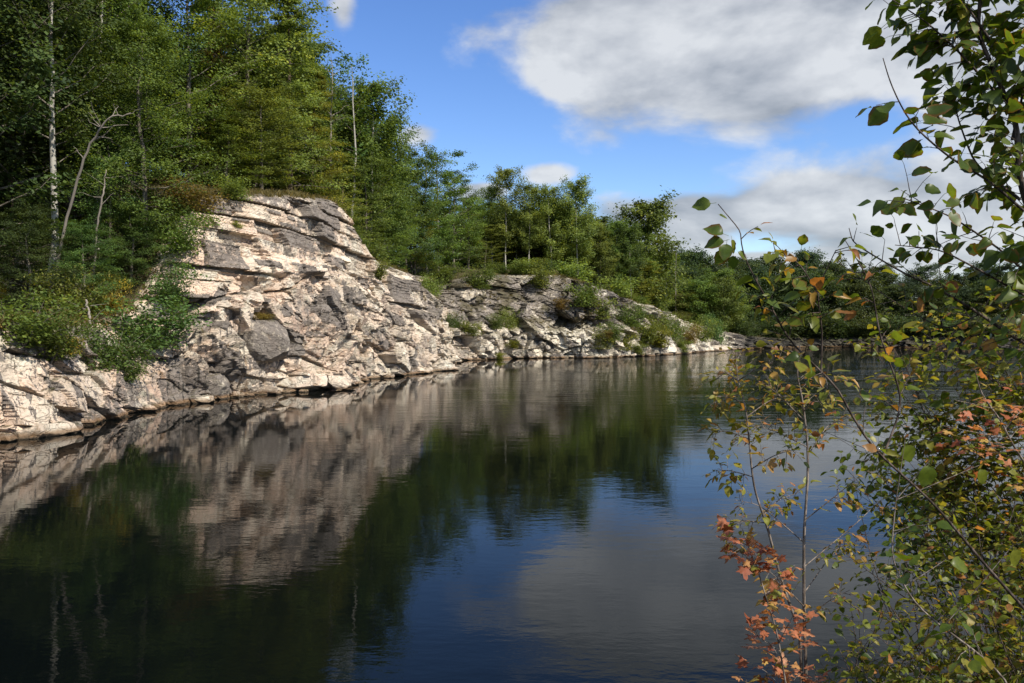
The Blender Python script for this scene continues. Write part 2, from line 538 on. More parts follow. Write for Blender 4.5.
def build_cliff():
    lo = int(np.where(SPX > -70)[0][0]) - 4
    hi = int(np.where((SPX < 1010) & (SH[:, 1] > 100))[0][-1]) + 10
    us = [float(lo)]
    while us[-1] < hi:
        yy = SH[min(int(us[-1]), NSH - 1), 1]
        us.append(us[-1] + 0.0017 * max(yy, 30) / 0.5 * 0.9)
    us = np.array(us); nc = len(us)
    i0 = us.astype(int); fr = (us - i0)[:, None]
    mixr = lambda A: A[i0] * (1 - fr[:, 0]) + A[i0 + 1] * fr[:, 0]
    B = SH[i0] * (1 - fr) + SH[i0 + 1] * fr
    Nn = NRM[i0] * (1 - fr) + NRM[i0 + 1] * fr
    Nn /= np.linalg.norm(Nn, axis=1)[:, None]
    arc = np.concatenate([[0], np.cumsum(np.linalg.norm(np.diff(B, axis=0), axis=1))])
    sbk, rzz, cw = mixr(SBK), mixr(RZ), mixr(CW)
    qz = np.concatenate([np.linspace(0, .12, 34)[:-1], np.linspace(.12, 1, 190)])
    under = np.array([-1.6, -1.1, -.7, -.4, -.2, -.08])
    back = np.concatenate([np.linspace(0, 2.5, 14)[1:], np.linspace(3.2, 14, 16)])
    nface = len(under) + len(qz); nr = nface + len(back)
    Z = np.concatenate([np.tile(under, (nc, 1)), qz[None] * rzz[:, None]], 1)
    zq = np.clip(Z / rzz[:, None], 0, 1)
    D0 = (np.interp(zq, ZN, QN) * (1 - cw[:, None]) + np.interp(zq, ZC, QC) * cw[:, None]) * sbk[:, None]
    D0 = np.where(Z < 0, Z * .45, D0)
    S2 = np.repeat(arc, nface); Zf = Z.ravel(); cwf = np.repeat(cw, nface)
    P3 = np.stack([S2, Zf, np.zeros_like(S2)], 1)
    wp = (fbm(P3 * .28 + 3, 3, 31) - .5) * 1.5; wq = (fbm(P3 * .28 + 40, 3, 32) - .5) * 1.5
    sw = S2 + wp * .9 + .22 * Zf; zw = Zf + wq * .4 + .05 * S2 * (S2 < 70)
    # upper beds
    rzf = np.repeat(rzz, nface)
    upper = np.clip((Zf - .56 * rzf) / (.04 * rzf), 0, 1) * (1 - np.clip(cwf * 1.6, 0, 1)) * (rzf > 6)
    ib, fb, tb = cells1d(zw / 1.3, 5)
    il, fl, tl = cells1d(sw / 3.4 + hf(ib, ib * 0, ib * 0, 6) * 17, 7)
    h1 = hf(ib, ib * 0 + 3, ib * 0, 8); h2 = hf(ib, il, ib * 0, 9)
    dU = 1.0 * (h1 - .5) + 1.25 * (h2 - .5) + .5 * (fb - .5) * (hf(ib, il, ib * 0 + 1, 9) - .3) + .35 * (fl - .5) * (hf(ib, il, ib * 0 + 2, 9) - .5)
    dU -= .65 * (fb < .16) * (h1 > .35) + .35 * ((fl < .03) | (fl > .985))
    ib2, fb2, tb2 = cells1d(zw / .34 + 50, 15); il2, fl2, tl2 = cells1d(sw / 1.6 + hf(ib2, ib2 * 0, ib2 * 0, 16) * 9, 17)
    h3 = hf(ib2, il2, ib2 * 0, 18)
    dU += .24 * (h3 - .5) - .06 * (fb2 < .14)
    dU -= .15 * np.clip((Zf / rzf - .9) / .1, 0, 1)
    # massive lower face: angular joint blocks
    V1 = np.stack([(sw - .1 * zw) / 4.4, zw / 4.0, zw * 0 + .4], 1)
    V2 = np.stack([(sw + .25 * zw) / 2.0, zw / 1.5, zw * 0 + 7.4], 1)
    V3 = np.stack([(sw - .2 * zw) / .8, zw / .62, zw * 0 + 3.4], 1)

    def vb(V, seed, tilt):
        d1, d2, cid, cen = voro(V, seed)
        h = hf(cid[:, 0], cid[:, 1], cid[:, 2], seed + 9) - .5
        g = np.stack([hf(cid[:, 0], cid[:, 1], cid[:, 2], seed + 10 + k) - .5 for k in range(2)], 1)
        return h + ((V[:, :2] - cen[:, :2]) * g).sum(1) * tilt, d2 - d1, hf(cid[:, 0], cid[:, 1], cid[:, 2], seed + 20), cen

    b1, e1, c1, m1 = vb(V1, 101, 1.9); b2, e2, c2, m2 = vb(V2, 202, 1.7); b3, e3, c3, m3 = vb(V3, 303, 1.5)
    dL = (1.0 + .7 * np.clip((Zf - 2) / 3, 0, 1)) * b1 + .85 * b2 * (.35 + .9 * (c1 > .35)) + .26 * b3 * (.3 + (c2 > .4))
    dL -= .5 * (e1 < .03) + .28 * (e2 < .04) * (c2 > .45) + .10 * (e3 < .06) * (c3 > .5)
    dL += .05 * (h3 - .5) * (c2 > .5)
    dL *= np.where(np.repeat(B[:, 1], nface) > 165, .9, np.clip(rzf / 9, .42, 1)) * (1 + .35 * cwf)
    low = 1 - upper
    disp = upper * dU + low * dL
    disp += (fbm(P3 * 1.3, 4, 61) - .5) * .20 + (fbm(P3 * 5.0, 3, 62) - .5) * .10
    disp += cwf * (fbm(P3 * .22, 3, 71) - .5) * 2.4
    farm = np.clip((np.repeat(B[:, 1], nface) - 160) / 8, 0, 1)
    disp += farm * (1.1 * b3 + 1.6 * np.clip(c2 - .45, 0, 1) * (Zf < 1.6 * c3 + .4))
    # a rough footing of fallen blocks at the water
    foot = np.clip(1 - np.abs(Zf - .15) / .55, 0, 1)
    disp += foot * (.6 * np.clip(c3 - .45, 0, 1) + .5 * np.clip(c2 - .4, 0, 1))
    face = np.clip((rzf - Zf) / .5, 0, 1) * np.clip((Zf + 1.6) / .8, 0, 1)
    DD = D0 - (disp * face).reshape(nc, nface)
    rim_d = DD[:, -1]
    DB = rim_d[:, None] + back[None]
    ZB = rzz[:, None] + np.minimum(np.clip(DB - sbk[:, None], 0, None) * .16, 5)
    D = np.concatenate([DD, DB], 1); ZZ = np.concatenate([Z, ZB], 1)
    # grow a lip: rim tops are uneven
    Sg = np.repeat(arc, nr); Zg = ZZ.ravel(); Dg = D.ravel()
    Pg = np.stack([Sg, Zg * 0, Dg], 1)
    Vv = np.stack([np.repeat(B[:, 0], nr) + np.repeat(Nn[:, 0], nr) * Dg, np.repeat(B[:, 1], nr) + np.repeat(Nn[:, 1], nr) * Dg, Zg], 1)
    isb = np.zeros((nc, nr), bool); isb[:, nface:] = True; isb = isb.ravel()
    Vv[:, 2] += np.where(isb, (fbm(Pg * .5, 3, 91) - .5) * 1.0 * np.clip(Dg - np.repeat(rim_d, nr), 0, 1), 0)

    def up(A, fill):
        o = np.full((nc, nr), fill, float); o[:, :nface] = A.reshape(nc, nface); return o.ravel()
    # dark blocks, lichen as well as painted shade, are chosen block by block, by where the block's centre sits
    def centre_pix(cs, cz):
        j = np.clip(np.searchsorted(arc, cs), 0, nc - 1); zz = np.clip(cz, 0, rzz[j]); q = zz / rzz[j]
        d = (np.interp(q, ZN, QN) * (1 - cw[j]) + np.interp(q, ZC, QC) * cw[j]) * sbk[j]
        X = B[j, 0] + Nn[j, 0] * d; Y = B[j, 1] + Nn[j, 1] * d
        return CX + F * X / Y, HY - F * (zz - EYE) / Y
    cz2 = m2[:, 1] * 1.5; cs2 = m2[:, 0] * 2.0 - .25 * cz2
    cz2 = np.where(upper > .5, Zf + (0.5 - fb) * 1.3 * tb, cz2 - wq * .4 - .05 * S2 * (S2 < 70)); cs2 = np.where(upper > .5, S2 + (.5 - fl) * 3.4 * tl, cs2 - wp * .9 - .22 * Zf)
    qx, qy = centre_pix(cs2, cz2)
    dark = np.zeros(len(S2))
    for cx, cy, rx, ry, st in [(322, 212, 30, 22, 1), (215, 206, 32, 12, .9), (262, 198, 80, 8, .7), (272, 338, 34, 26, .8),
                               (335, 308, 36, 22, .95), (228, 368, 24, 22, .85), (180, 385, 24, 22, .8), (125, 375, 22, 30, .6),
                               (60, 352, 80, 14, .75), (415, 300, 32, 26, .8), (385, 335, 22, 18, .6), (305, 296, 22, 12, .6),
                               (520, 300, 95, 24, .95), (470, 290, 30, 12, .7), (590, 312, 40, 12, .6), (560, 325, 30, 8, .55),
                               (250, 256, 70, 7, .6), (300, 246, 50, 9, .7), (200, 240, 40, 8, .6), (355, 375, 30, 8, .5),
                               (800, 335, 80, 14, .9), (900, 335, 90, 14, .9), (30, 400, 18, 22, .5)]:  # far-wall patches hold painted tree shade
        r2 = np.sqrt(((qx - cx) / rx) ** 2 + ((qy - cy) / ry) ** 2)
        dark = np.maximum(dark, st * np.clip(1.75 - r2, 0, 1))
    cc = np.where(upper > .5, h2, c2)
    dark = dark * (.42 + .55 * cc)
    dark = np.maximum(dark, cwf * np.clip((Zf - 4.4) / 1.2, 0, 1) * (.45 + .4 * cc))
    dark = np.maximum(dark, .62 * (np.where(upper > .5, h3, c3) > .9))
    dark = np.maximum(dark, .55 * (cc > .90) * (c1 > .3))
    dark = np.maximum(dark, np.clip((qx - 728) / 15, 0, 1) * 1.2)  # far wall darkened in colour to stand for the shade of its trees
    # shadow lines painted into the undercut seams below the beds
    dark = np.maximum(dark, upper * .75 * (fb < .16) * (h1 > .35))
    tone = .42 * np.where(upper > .5, h2, c1) + .38 * np.where(upper > .5, h3, c2) + .2 * c3
    pink = np.clip(1.25 - np.clip((qx - 230) / 260, 0, 1.25), 0, 1) * (.45 + .75 * np.where(upper > .5, h2, c2))
    run = np.clip((7.0 - Zf) / 3, 0, 1) * np.clip((330 - qx) / 140, .2, 1) * .85
    soil = cwf * .7 * np.clip((fbm(P3 * .9, 4, 81) - .52) * 9, 0, 1) * np.clip((Zf - 3.2), 0, 1)
    soil = np.maximum(soil, np.clip((Zf - rzf + .12) / .12, 0, 1) * .6)
    soil = np.maximum(soil, .25 * np.clip((qx - 735) / 15, 0, 1) * np.clip((fbm(P3 * .8, 3, 82) - .5) * 8, 0, 1))
    g = np.arange(nc * nr).reshape(nc, nr)
    fa = np.stack([g[:-1, :-1].ravel(), g[1:, :-1].ravel(), g[1:, 1:].ravel(), g[:-1, 1:].ravel()], 1)
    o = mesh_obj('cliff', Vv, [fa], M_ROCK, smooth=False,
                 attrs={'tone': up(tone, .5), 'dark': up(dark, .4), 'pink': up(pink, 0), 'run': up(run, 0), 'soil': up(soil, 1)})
    tag(o, kind='structure')
    Dn = np.zeros((nc, nr)); Dn[:, :nface] = D0; Dn[:, nface:] = sbk[:, None] + back[None]
    nf = np.zeros_like(Vv); nf[:, 2] = .5
    return Vv, nf, Dn.ravel(), np.repeat(sbk, nr), np.repeat(cw, nr), CX + F * Vv[:, 0] / Vv[:, 1], HY - F * (Vv[:, 2] - EYE) / Vv[:, 1], None


CV = build_cliff()


# ---- the bank under the camera and the bushes
def build_bank():
    xs = np.linspace(-16, 26, 85); ys = np.linspace(-14, 7.5, 60)
    X, Y = np.meshgrid(xs, ys); Q = np.stack([X.ravel(), Y.ravel()], 1)
    edge = 3.4 + 0.30 * np.clip(Q[:, 0], 0, 8) + 0.4 * np.sin(Q[:, 0] * 1.1)
    s = np.clip((Q[:, 1] - edge) / 2.2, 0, 1); s = s * s * (3 - 2 * s)
    z = 3.35 - 0.10 * np.clip(Q[:, 1], 0, 4) - 0.06 * np.clip(Q[:, 0], 0, 8)
    z = z * (1 - s) - 0.8 * s
    z += (fbm(np.stack([Q[:, 0], Q[:, 1], Q[:, 0] * 0], 1) * 0.9, 4, 3) - .5) * 0.35
    g = np.arange(len(xs) * len(ys)).reshape(len(ys), len(xs))
    fa = np.stack([g[:-1, :-1].ravel(), g[:-1, 1:].ravel(), g[1:, 1:].ravel(), g[1:, :-1].ravel()], 1)
    tag(mesh_obj('bank', np.stack([Q[:, 0], Q[:, 1], z], 1), [fa], M_GROUND, smooth=True), kind='structure')


build_bank()


# ------------------------------------------------------------------ loose boulders
def convex_rock(name, loc, size, seed, label, group=None, rot=(0, 0, 0), dark=0.0, pink=0.5, tone=.5):
    rg = np.random.default_rng(seed)
    nu, nv = 56, 34
    a = np.linspace(0, 2 * np.pi, nu, endpoint=False); t = np.linspace(-1, 1, nv) * np.pi / 2
    A, T = np.meshgrid(a, t)
    Dv = np.stack([np.cos(T) * np.cos(A), np.cos(T) * np.sin(A), np.sin(T)], 2).reshape(-1, 3)
    # a stone is the intersection of random half-spaces
    Np = rg.normal(size=(15, 3)); Np /= np.linalg.norm(Np, axis=1)[:, None]
    Np = np.concatenate([Np, [[0, 0, 1], [0, 0, -1], [1, 0, 0.1], [-1, 0, .05], [0, -1, .1], [0, 1, 0]]])
    h = np.concatenate([rg.uniform(.78, 1.05, 15), [.8, .8, .9, .9, .85, .9]])
    dn = Dv @ Np.T
    r = np.min(np.where(dn > 0.05, h[None] / np.maximum(dn, 0.05), 9), axis=1)
    V = Dv * r[:, None] * np.array(size)[None] * 0.5
    V += Dv * ((fbm(V * 1.5 / max(size) * 4 + seed, 4, seed) - .5) * 0.10 * min(size))[:, None]
    g = np.arange(nu * nv).reshape(nv, nu)
    gr = np.roll(g, -1, 1)
    fa = np.stack([g[:-1].ravel(), gr[:-1].ravel(), gr[1:].ravel(), g[1:].ravel()], 1)
    n = len(V)
    o = mesh_obj(name, V, [fa], M_ROCK, smooth=False,
                 attrs={'tone': np.full(n, tone), 'dark': np.full(n, dark), 'pink': np.full(n, pink), 'run': np.zeros(n), 'soil': np.zeros(n)})
    o.location = loc; o.rotation_euler = rot
    tag(o, label, 'rock', group)
    return o


def on_rock(px, py):
    Vv, nf, Df, sbf, cwf, qx, qy, face = CV
    for tol in (2.0, 4.0, 8.0, 14.0):
        m = np.where((np.abs(qx - px) < tol) & (np.abs(qy - py) < tol) & (Df > 0))[0]
        if len(m): return Vv[m[np.argmin(Vv[m, 1])]]
    return at(px, py, 60)


def wl(px, py):
    Y = EYE * F / (py - HY)
    return (px - CX) / F * Y, Y


x, y = wl(300, 391.5)
convex_rock('boulder', (x - 0.1, y + 0.3, 0.72), (4.6, 2.6, 1.25), 3, 'long flat pale boulder resting over a dark gap at the waterline', rot=(0, R(-7), R(12)), pink=.9, tone=.75)
convex_rock('boulder', (x + 2.5, y + 1.6, 0.6), (1.9, 1.8, 1.2), 5, 'rounded pale boulder beside the right end of the long flat boulder', rot=(0, R(5), R(30)), pink=.6, tone=.7)
P_ = on_rock(272, 352)
convex_rock('boulder', (P_[0] - .75, P_[1] + .2, P_[2] + .8), (4.2, 3.2, 3.6), 8, 'large grey lichened block half way up the near cliff above the flat boulder', rot=(R(4), R(4), R(20)), dark=.57, pink=.2, tone=.4)
x, y = wl(212, 399.5)
convex_rock('boulder', (x, y + .4, 0.9), (2.0, 1.8, 2.0), 12, 'squarish dark grey boulder at the waterline left of the streaked face', rot=(R(8), R(-6), R(10)), dark=.55, pink=.1, tone=.3)
x, y = wl(18, 437)
convex_rock('boulder', (x, y + .2, .1), (2.4, 1.2, .7), 14, 'low dark slab awash at the foot of the cliff, far left', rot=(0, R(6), R(70)), dark=.5, pink=.2, tone=.3)
x, y = wl(662, 354.5)
convex_rock('boulder', (x, y - .3, .9), (5.0, 3.5, 2.6), 21, 'broad white grey boulder at the waterline below the shrubby slope', rot=(0, 0, R(10)), pink=0.0, tone=.7)
x, y = wl(628, 356.3)
convex_rock('boulder', (x, y - .2, .8), (3.4, 3.0, 2.2), 22, 'smaller grey boulder with a dark cleft left of the broad white boulder', rot=(0, R(5), R(40)), pink=0.0, tone=.55)
x, y = wl(715, 351)
convex_rock('boulder', (x, y - .2, .5), (4.5, 3.0, 1.5), 23, 'low tan boulder on the point where the pale far shore ends', rot=(0, 0, R(25)), pink=.5, tone=.55)


_rg = np.random.default_rng(77)
for i in range(26):
    px = _rg.uniform(-10, 450) if i < 16 else _rg.uniform(470, 735)
    py = np.interp(px, [p for p, q in vis], [q for p, q in vis]); x, y = wl(px, py)
    sz = _rg.uniform(.5, 1.5) * (1 if i < 16 else 1.5)
    convex_rock('boulder', (x + .25, y - .25, .02 + .1 * sz), (sz * _rg.uniform(.9, 1.6), sz, sz * _rg.uniform(.4, .7)), 100 + i,
                'fallen angular stone lying in the water at the foot of the rock', 'fallen stones along the waterline', rot=(_rg.uniform(-.3, .3), _rg.uniform(-.3, .3), _rg.uniform(0, 6)),
                dark=_rg.choice([.1, .55]), pink=.4, tone=_rg.uniform(.3, .7))


# ------------------------------------------------------------------ tree parts
def tube(path, rad, sides=6):
    path = np.asarray(path, float); rad = np.asarray(rad, float)
    t = np.gradient(path, axis=0); t /= np.linalg.norm(t, axis=1)[:, None] + 1e-9
    ref = np.array([0.0, 0, 1]) if abs(t[:, 2]).mean() < 0.8 else np.array([1.0, 0, 0])
    s = np.cross(t, ref); s /= np.linalg.norm(s, axis=1)[:, None] + 1e-9
    w = np.cross(s, t)
    a = np.linspace(0, 2 * np.pi, sides, endpoint=False)
    V = path[:, None, :] + rad[:, None, None] * (np.cos(a)[None, :, None] * s[:, None, :] + np.sin(a)[None, :, None] * w[:, None, :])
    n = len(path)
    g = np.arange(n * sides).reshape(n, sides); gr = np.roll(g, -1, 1)
    fa = np.stack([g[:-1].ravel(), gr[:-1].ravel(), gr[1:].ravel(), g[1:].ravel()], 1)
    return V.reshape(-1, 3), fa


class Bag:
    def __init__(s): s.V = []; s.F = []; s.n = 0

    def add(s, V, Fa):
        s.V.append(V); s.F.append(Fa + s.n); s.n += len(V)

    def build(s, name, mat, parent=None, limb=None, **kw):
        o = mesh_obj(name, np.concatenate(s.V), [np.concatenate(s.F)], mat, parent, **kw)
        if limb is not None:
            o.data.materials.append(limb)
            k = np.ones(len(o.data.polygons), dtype=np.int32); k[:len(s.F[0])] = 0
            o.data.polygons.foreach_set('material_index', k)
        return o


def leaf_quads(C, size, rg, up=0.7, out=None):
    n = len(C)
    nr = rg.normal(size=(n, 3)); nr[:, 2] = np.abs(nr[:, 2]) + up * 1.6
    if out is not None: nr += out * 0.9
    nr /= np.linalg.norm(nr, axis=1)[:, None]
    a = np.cross(nr, rg.normal(size=(n, 3))); a /= np.linalg.norm(a, axis=1)[:, None] + 1e-9
    b = np.cross(nr, a)
    s = size * rg.uniform(.6, 1.35, n)[:, None]
    V = np.stack([C - a * s * .5, C + b * s * .3 + a * s * .05, C + a * s * .5, C - b * s * .3 + a * s * .05], 1).reshape(-1, 3)
    f = np.arange(n * 4).reshape(n, 4)
    return V, f


def make_tree(name, H, rad, base, kind, seed, nlimb, nsub, nleaf, lsize, bark, trunk_r, flat=0.4, spread=.32, wob=.35, limb_up=.5, top_taper=1.0, dropout=0.0):
    rg = np.random.default_rng(seed)
    root = empty(name)
    tz = np.linspace(0, H * .97, 12)
    wx = np.cumsum(rg.normal(0, wob * .3, 12)); wy = np.cumsum(rg.normal(0, wob * .3, 12)); wx -= wx[0]; wy -= wy[0]
    trunk = np.stack([wx, wy, tz - 0.6 * (tz == 0)], 1)
    tr = trunk_r * (1 - tz / H) ** .8 + 0.015; tr[0] *= 1.35
    bag = Bag(); bag.add(*tube(trunk, tr, 8))
    CL = []; OUT = []; RN = []

    def tp(h):
        return np.array([np.interp(h * H, tz, wx), np.interp(h * H, tz, wy), h * H])

    for i in range(nlimb):
        h = base + (0.985 - base) * ((i + rg.uniform(0, .9)) / nlimb)
        if rg.random() < dropout: continue
        hh = (h - base) / (1 - base)
        if kind == 'cone': r = rad * (1 - hh) ** .75 * rg.uniform(.75, 1.15) + .25
        elif kind == 'oval': r = rad * (np.sin(np.pi * min(1, (0.12 + hh * .86))) ** .6) * rg.uniform(.65, 1.15)
        else: r = rad * (1 - .55 * hh ** 2) * rg.uniform(.55, 1.15) * (1 if hh < .9 else .7)
        az = i * 2.39996 + rg.normal(0, .35)
        upk = limb_up * (0.4 + hh) + rg.normal(0, .12)
        d0 = np.array([math.cos(az), math.sin(az), upk])
        p0 = tp(h)
        L = r
        tt = np.linspace(0, 1, 5)[:, None]
        bend = np.array([0, 0, .25 * L if limb_up > .2 else -.12 * L])
        path = p0 + d0 * L * tt + bend * tt ** 2 + rg.normal(0, .04 * L, (5, 3)) * tt
        lr = max(.012, trunk_r * .32 * (1 - hh * .8) * (L / rad) ** .5)
        bag.add(*tube(path, lr * (1 - tt[:, 0] * .85), 4))
        for k in range(nsub):
            f = rg.uniform(.25, 1.0)
            q = np.array([np.interp(f, tt[:, 0], path[:, j]) for j in range(3)])
            a2 = az + rg.normal(0, .9)
            sd = np.array([math.cos(a2), math.sin(a2), rg.normal(.12, .25)])
            sl = L * rg.uniform(.22, .5) * (1.15 - f * .4)
            end = q + sd * sl
            if k % 3 == 0: bag.add(*tube(np.stack([q, (q + end) / 2 + rg.normal(0, .03 * L, 3), end]), np.array([lr * .3, lr * .2, .006]), 3))
            m = max(4, int(nleaf * rg.uniform(.5, 1.4)))
            w = rg.uniform(.1, 1.15, m)[:, None]
            sg = spread * (0.6 + .6 * L / rad)
            c = q + (end - q) * w + rg.normal(0, 1, (m, 3)) * np.array([sg, sg, sg * flat])
            CL.append(c)
            o = np.array([sd[0], sd[1], .2]); OUT.append(np.tile(o, (m, 1)))
            RN.append(np.clip(rg.normal(.45, .19) + rg.normal(0, .13, m), 0, 1))
    C = np.concatenate(CL); O = np.concatenate(OUT); RNn = np.concatenate(RN)
    V, f = leaf_quads(C, lsize, rg, .55, O)
    bag.build('trunk', bark, root, limb=M_BARK, smooth=True)
    cr = mesh_obj('crown', V, [f], M_LEAF, root, attrs={'rnd': RNn})
    return root


def make_shrub(name, H, rad, seed, nleaf, lsize, nst=9):
    rg = np.random.default_rng(seed); root = empty(name); bag = Bag(); CL = []; RN = []
    for i in range(nst):
        az = rg.uniform(0, 6.28); r = rad * rg.uniform(.25, 1.0) ** .7; h = H * rg.uniform(.5, 1.0) * (1 - .35 * (r / rad) ** 2)
        tt = np.linspace(0, 1, 5)
        path = np.stack([np.cos(az) * r * tt ** 1.2, np.sin(az) * r * tt ** 1.2, -.2 + (h + .2) * tt], 1) + rg.normal(0, .05, (5, 3)) * tt[:, None]
        bag.add(*tube(path, .035 * (1 - tt * .8), 4))
        for k in range(7):
            f = rg.uniform(.15, 1.05)
            q = np.array([np.interp(f, tt, path[:, j]) for j in range(3)])
            m = int(nleaf / nst / 7 * rg.uniform(.5, 1.5))
            off = rg.normal(0, 1, 3) * np.array([.3, .3, .15]) * rad * .6
            CL.append(q + off + rg.normal(0, 1, (m, 3)) * np.array([.2, .2, .1]) * rad)
            RN.append(np.clip(rg.normal(.47, .14) + rg.normal(0, .15, m), 0, 1))
    C = np.concatenate(CL); C[:, 2] = np.maximum(C[:, 2], .02)
    V, f = leaf_quads(C, lsize, rg, .5)
    bag.build('stems', M_BARK, root, smooth=True)
    mesh_obj('foliage', V, [f], M_LEAF, root, attrs={'rnd': np.concatenate(RN)})
    return root


def make_dead(name, H, seed, trunk_r=.16, nb=22, lean=(0, 0), bark=None):
    rg = np.random.default_rng(seed); root = empty(name); bag = Bag()
    tz = np.linspace(0, 1, 12)
    path = np.stack([lean[0] * tz ** 1.3 + np.cumsum(rg.normal(0, .05, 12)), lean[1] * tz, H * tz - .5 * (tz == 0)], 1)
    bag.add(*tube(path, trunk_r * (1 - tz * .85), 7))
    br = Bag()
    for i in range(nb):
        f = rg.uniform(.35, 1.0)
        q = np.array([np.interp(f, tz, path[:, j]) for j in range(3)])
        az = rg.uniform(0, 6.28); L = H * rg.uniform(.05, .17) * (1.2 - f * .6)
        t5 = np.linspace(0, 1, 5)[:, None]
        p = q + np.array([math.cos(az), math.sin(az), rg.uniform(-.1, .7)]) * L * t5 + rg.normal(0, .07 * L, (5, 3)) * t5 + np.array([0, 0, .2 * L]) * t5 ** 2
        br.add(*tube(p, trunk_r * .22 * (1 - t5[:, 0] * .8), 4))
        if i % 2 == 0:
            q2 = p[2]; p2 = q2 + rg.normal(0, .4 * L, 3) * t5 + np.array([0, 0, .2 * L]) * t5
            br.add(*tube(p2, trunk_r * .12 * (1 - t5[:, 0] * .8), 3))
    for V, Fa in zip(br.V, br.F): bag.V.append(V)
    bag.F += [f + bag.n for f in br.F]
    bag.build('trunk', bark or M_DEAD, root, smooth=True)
    return root


PROTO = {}
PH = {}


def reg(key, name, H, fn):
    PROTO[key] = fn; PH[key] = H


reg('broad', 'broadleaf_tree', 15, make_tree('broadleaf_tree', 15, 4.3, .10, 'oval', 1, 46, 7, 70, .20, M_BARK, .22, .45, .34))
reg('broad2', 'broadleaf_tree', 14, make_tree('broadleaf_tree', 14, 3.7, .12, 'round', 2, 40, 7, 70, .20, M_BARK, .20, .4, .36))
reg('alder', 'broadleaf_tree', 14, make_tree('broadleaf_tree', 14, 4.2, .06, 'round', 3, 60, 8, 75, .155, M_BARK, .16, .5, .30, limb_up=.35))
reg('birch', 'birch_tree', 17, make_tree('birch_tree', 17, 3.0, .42, 'oval', 4, 34, 7, 60, .16, M_WHITE, .19, .6, .30, wob=.28, limb_up=.8, dropout=.12))
reg('aspen', 'aspen_tree', 16, make_tree('aspen_tree', 16, 3.1, .24, 'oval', 5, 38, 8, 62, .25, M_WHITE, .13, .75, .36, wob=.22, limb_up=.8, dropout=.1))
reg('aspen2', 'aspen_tree', 15, make_tree('aspen_tree', 15, 3.3, .20, 'oval', 6, 36, 8, 58, .25, M_WHITE, .12, .75, .36, wob=.3, limb_up=.75, dropout=.15))
reg('thin', 'aspen_tree', 15, make_tree('aspen_tree', 15, 2.4, .35, 'oval', 16, 20, 5, 24, .20, M_WHITE, .12, .7, .26, wob=.35, limb_up=.8, dropout=.3))
reg('hemlock', 'hemlock_tree', 18, make_tree('hemlock_tree', 18, 4.2, .05, 'cone', 7, 78, 8, 48, .19, M_PINE, .22, .22, .34, wob=.15, limb_up=.12))
reg('maple', 'maple_tree', 15, make_tree('maple_tree', 15, 4.4, .03, 'oval', 8, 60, 8, 55, .21, M_BARK, .18, .25, .36, wob=.25, limb_up=.45))
reg('spruce', 'spruce_tree', 15, make_tree('spruce_tree', 15, 2.2, .04, 'cone', 9, 80, 6, 34, .15, M_PINE, .17, .35, .20, wob=.05, limb_up=-.05))
reg('far', 'broadleaf_tree', 13, make_tree('broadleaf_tree', 13, 5.0, .02, 'round', 10, 44, 7, 55, .36, M_BARK, .2, .5, .60))
reg('far2', 'broadleaf_tree', 13, make_tree('broadleaf_tree', 13, 4.8, .0, 'oval', 12, 44, 7, 52, .36, M_BARK, .2, .5, .60))
reg('shrub', 'shrub', 2.6, make_shrub('shrub', 2.6, 1.7, 13, 3600, .15))
reg('shrub2', 'shrub', 2.2, make_shrub('shrub', 2.2, 1.5, 14, 2600, .16, 7))
reg('dead', 'dead_tree', 15, make_dead('dead_tree', 15, 15))
USED = set()

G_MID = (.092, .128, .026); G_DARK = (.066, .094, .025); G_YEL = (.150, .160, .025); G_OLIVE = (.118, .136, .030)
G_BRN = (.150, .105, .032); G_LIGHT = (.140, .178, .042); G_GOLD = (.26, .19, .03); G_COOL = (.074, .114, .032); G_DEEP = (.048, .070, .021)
G_RUST = (.17, .085, .02)


def put(kind, px, Y, top, tint, label, group=None, cat='tree', on_face=False, rz=None, wide=1.0, zoff=-.15, min_back=.6, lean=None):
    """Stand a tree on the land below column px, at least depth Y, its top at row `top` of the photograph."""
    for _ in range(60):
        x = (px - CX) / F * Y
        z, d, u = land(x, Y)
        if on_face or d > SBK[u] + min_back: break
        Y += 1.0
    ztop = EYE - (top - HY) / F * Y
    s = max(.30 if cat == 'tree' else .15, (ztop - z) / PH[kind])
    o = PROTO[kind]
    if kind in USED: o = copy_tree(o)
    USED.add(kind)
    o.location = (x, Y, z + zoff)
    o.rotation_euler = (0, 0, random.uniform(0, 6.28) if rz is None else rz)
    if lean: o.rotation_euler = (lean[1], lean[0], o.rotation_euler[2])
    sw = max(s, .8 if cat == 'tree' else 0) * wide
    o.scale = (sw, sw, s)
    tag(o, label, cat, group)
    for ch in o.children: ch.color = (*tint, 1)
    return o


# --- the wood above the near cliff, left to right
put('broad', -22, 50, -110, G_DEEP, 'dark dense leafy tree at the left edge of the photo', rz=.3)
put('birch', 52, 51, -70, G_DARK, 'tall birch with straight white trunk among dark leaves, far left', rz=1.0, wide=.9)
put('birch', 98, 57, -60, G_MID, 'birch with mottled pinkish trunk right of the straight white birch', rz=2.2)
put('broad2', 20, 56, -90, G_DEEP, 'shadowed leafy tree just behind the straight white birch')
put('spruce', 12, 54, 110, G_DARK, 'small dark conifer under the leafy trees at the left edge')
put('alder', 148, 56, 22, G_MID, 'big bushy green tree overhanging the left end of the pale cliff', rz=.8, wide=1.02)
put('alder', 108, 56, 110, G_COOL, 'rounded lower tree in front of the mottled birch', rz=2.0, wide=.9)
put('broad', 70, 62, -120, G_DARK, 'tall shaded tree behind the two white birches')
put('broad2', 135, 66, -60, G_DARK, 'tall dark tree rising behind the big bushy green tree')
put('broad', 190, 68, -30, G_MID, 'tall leafy tree directly above the left shoulder of the pale cliff')
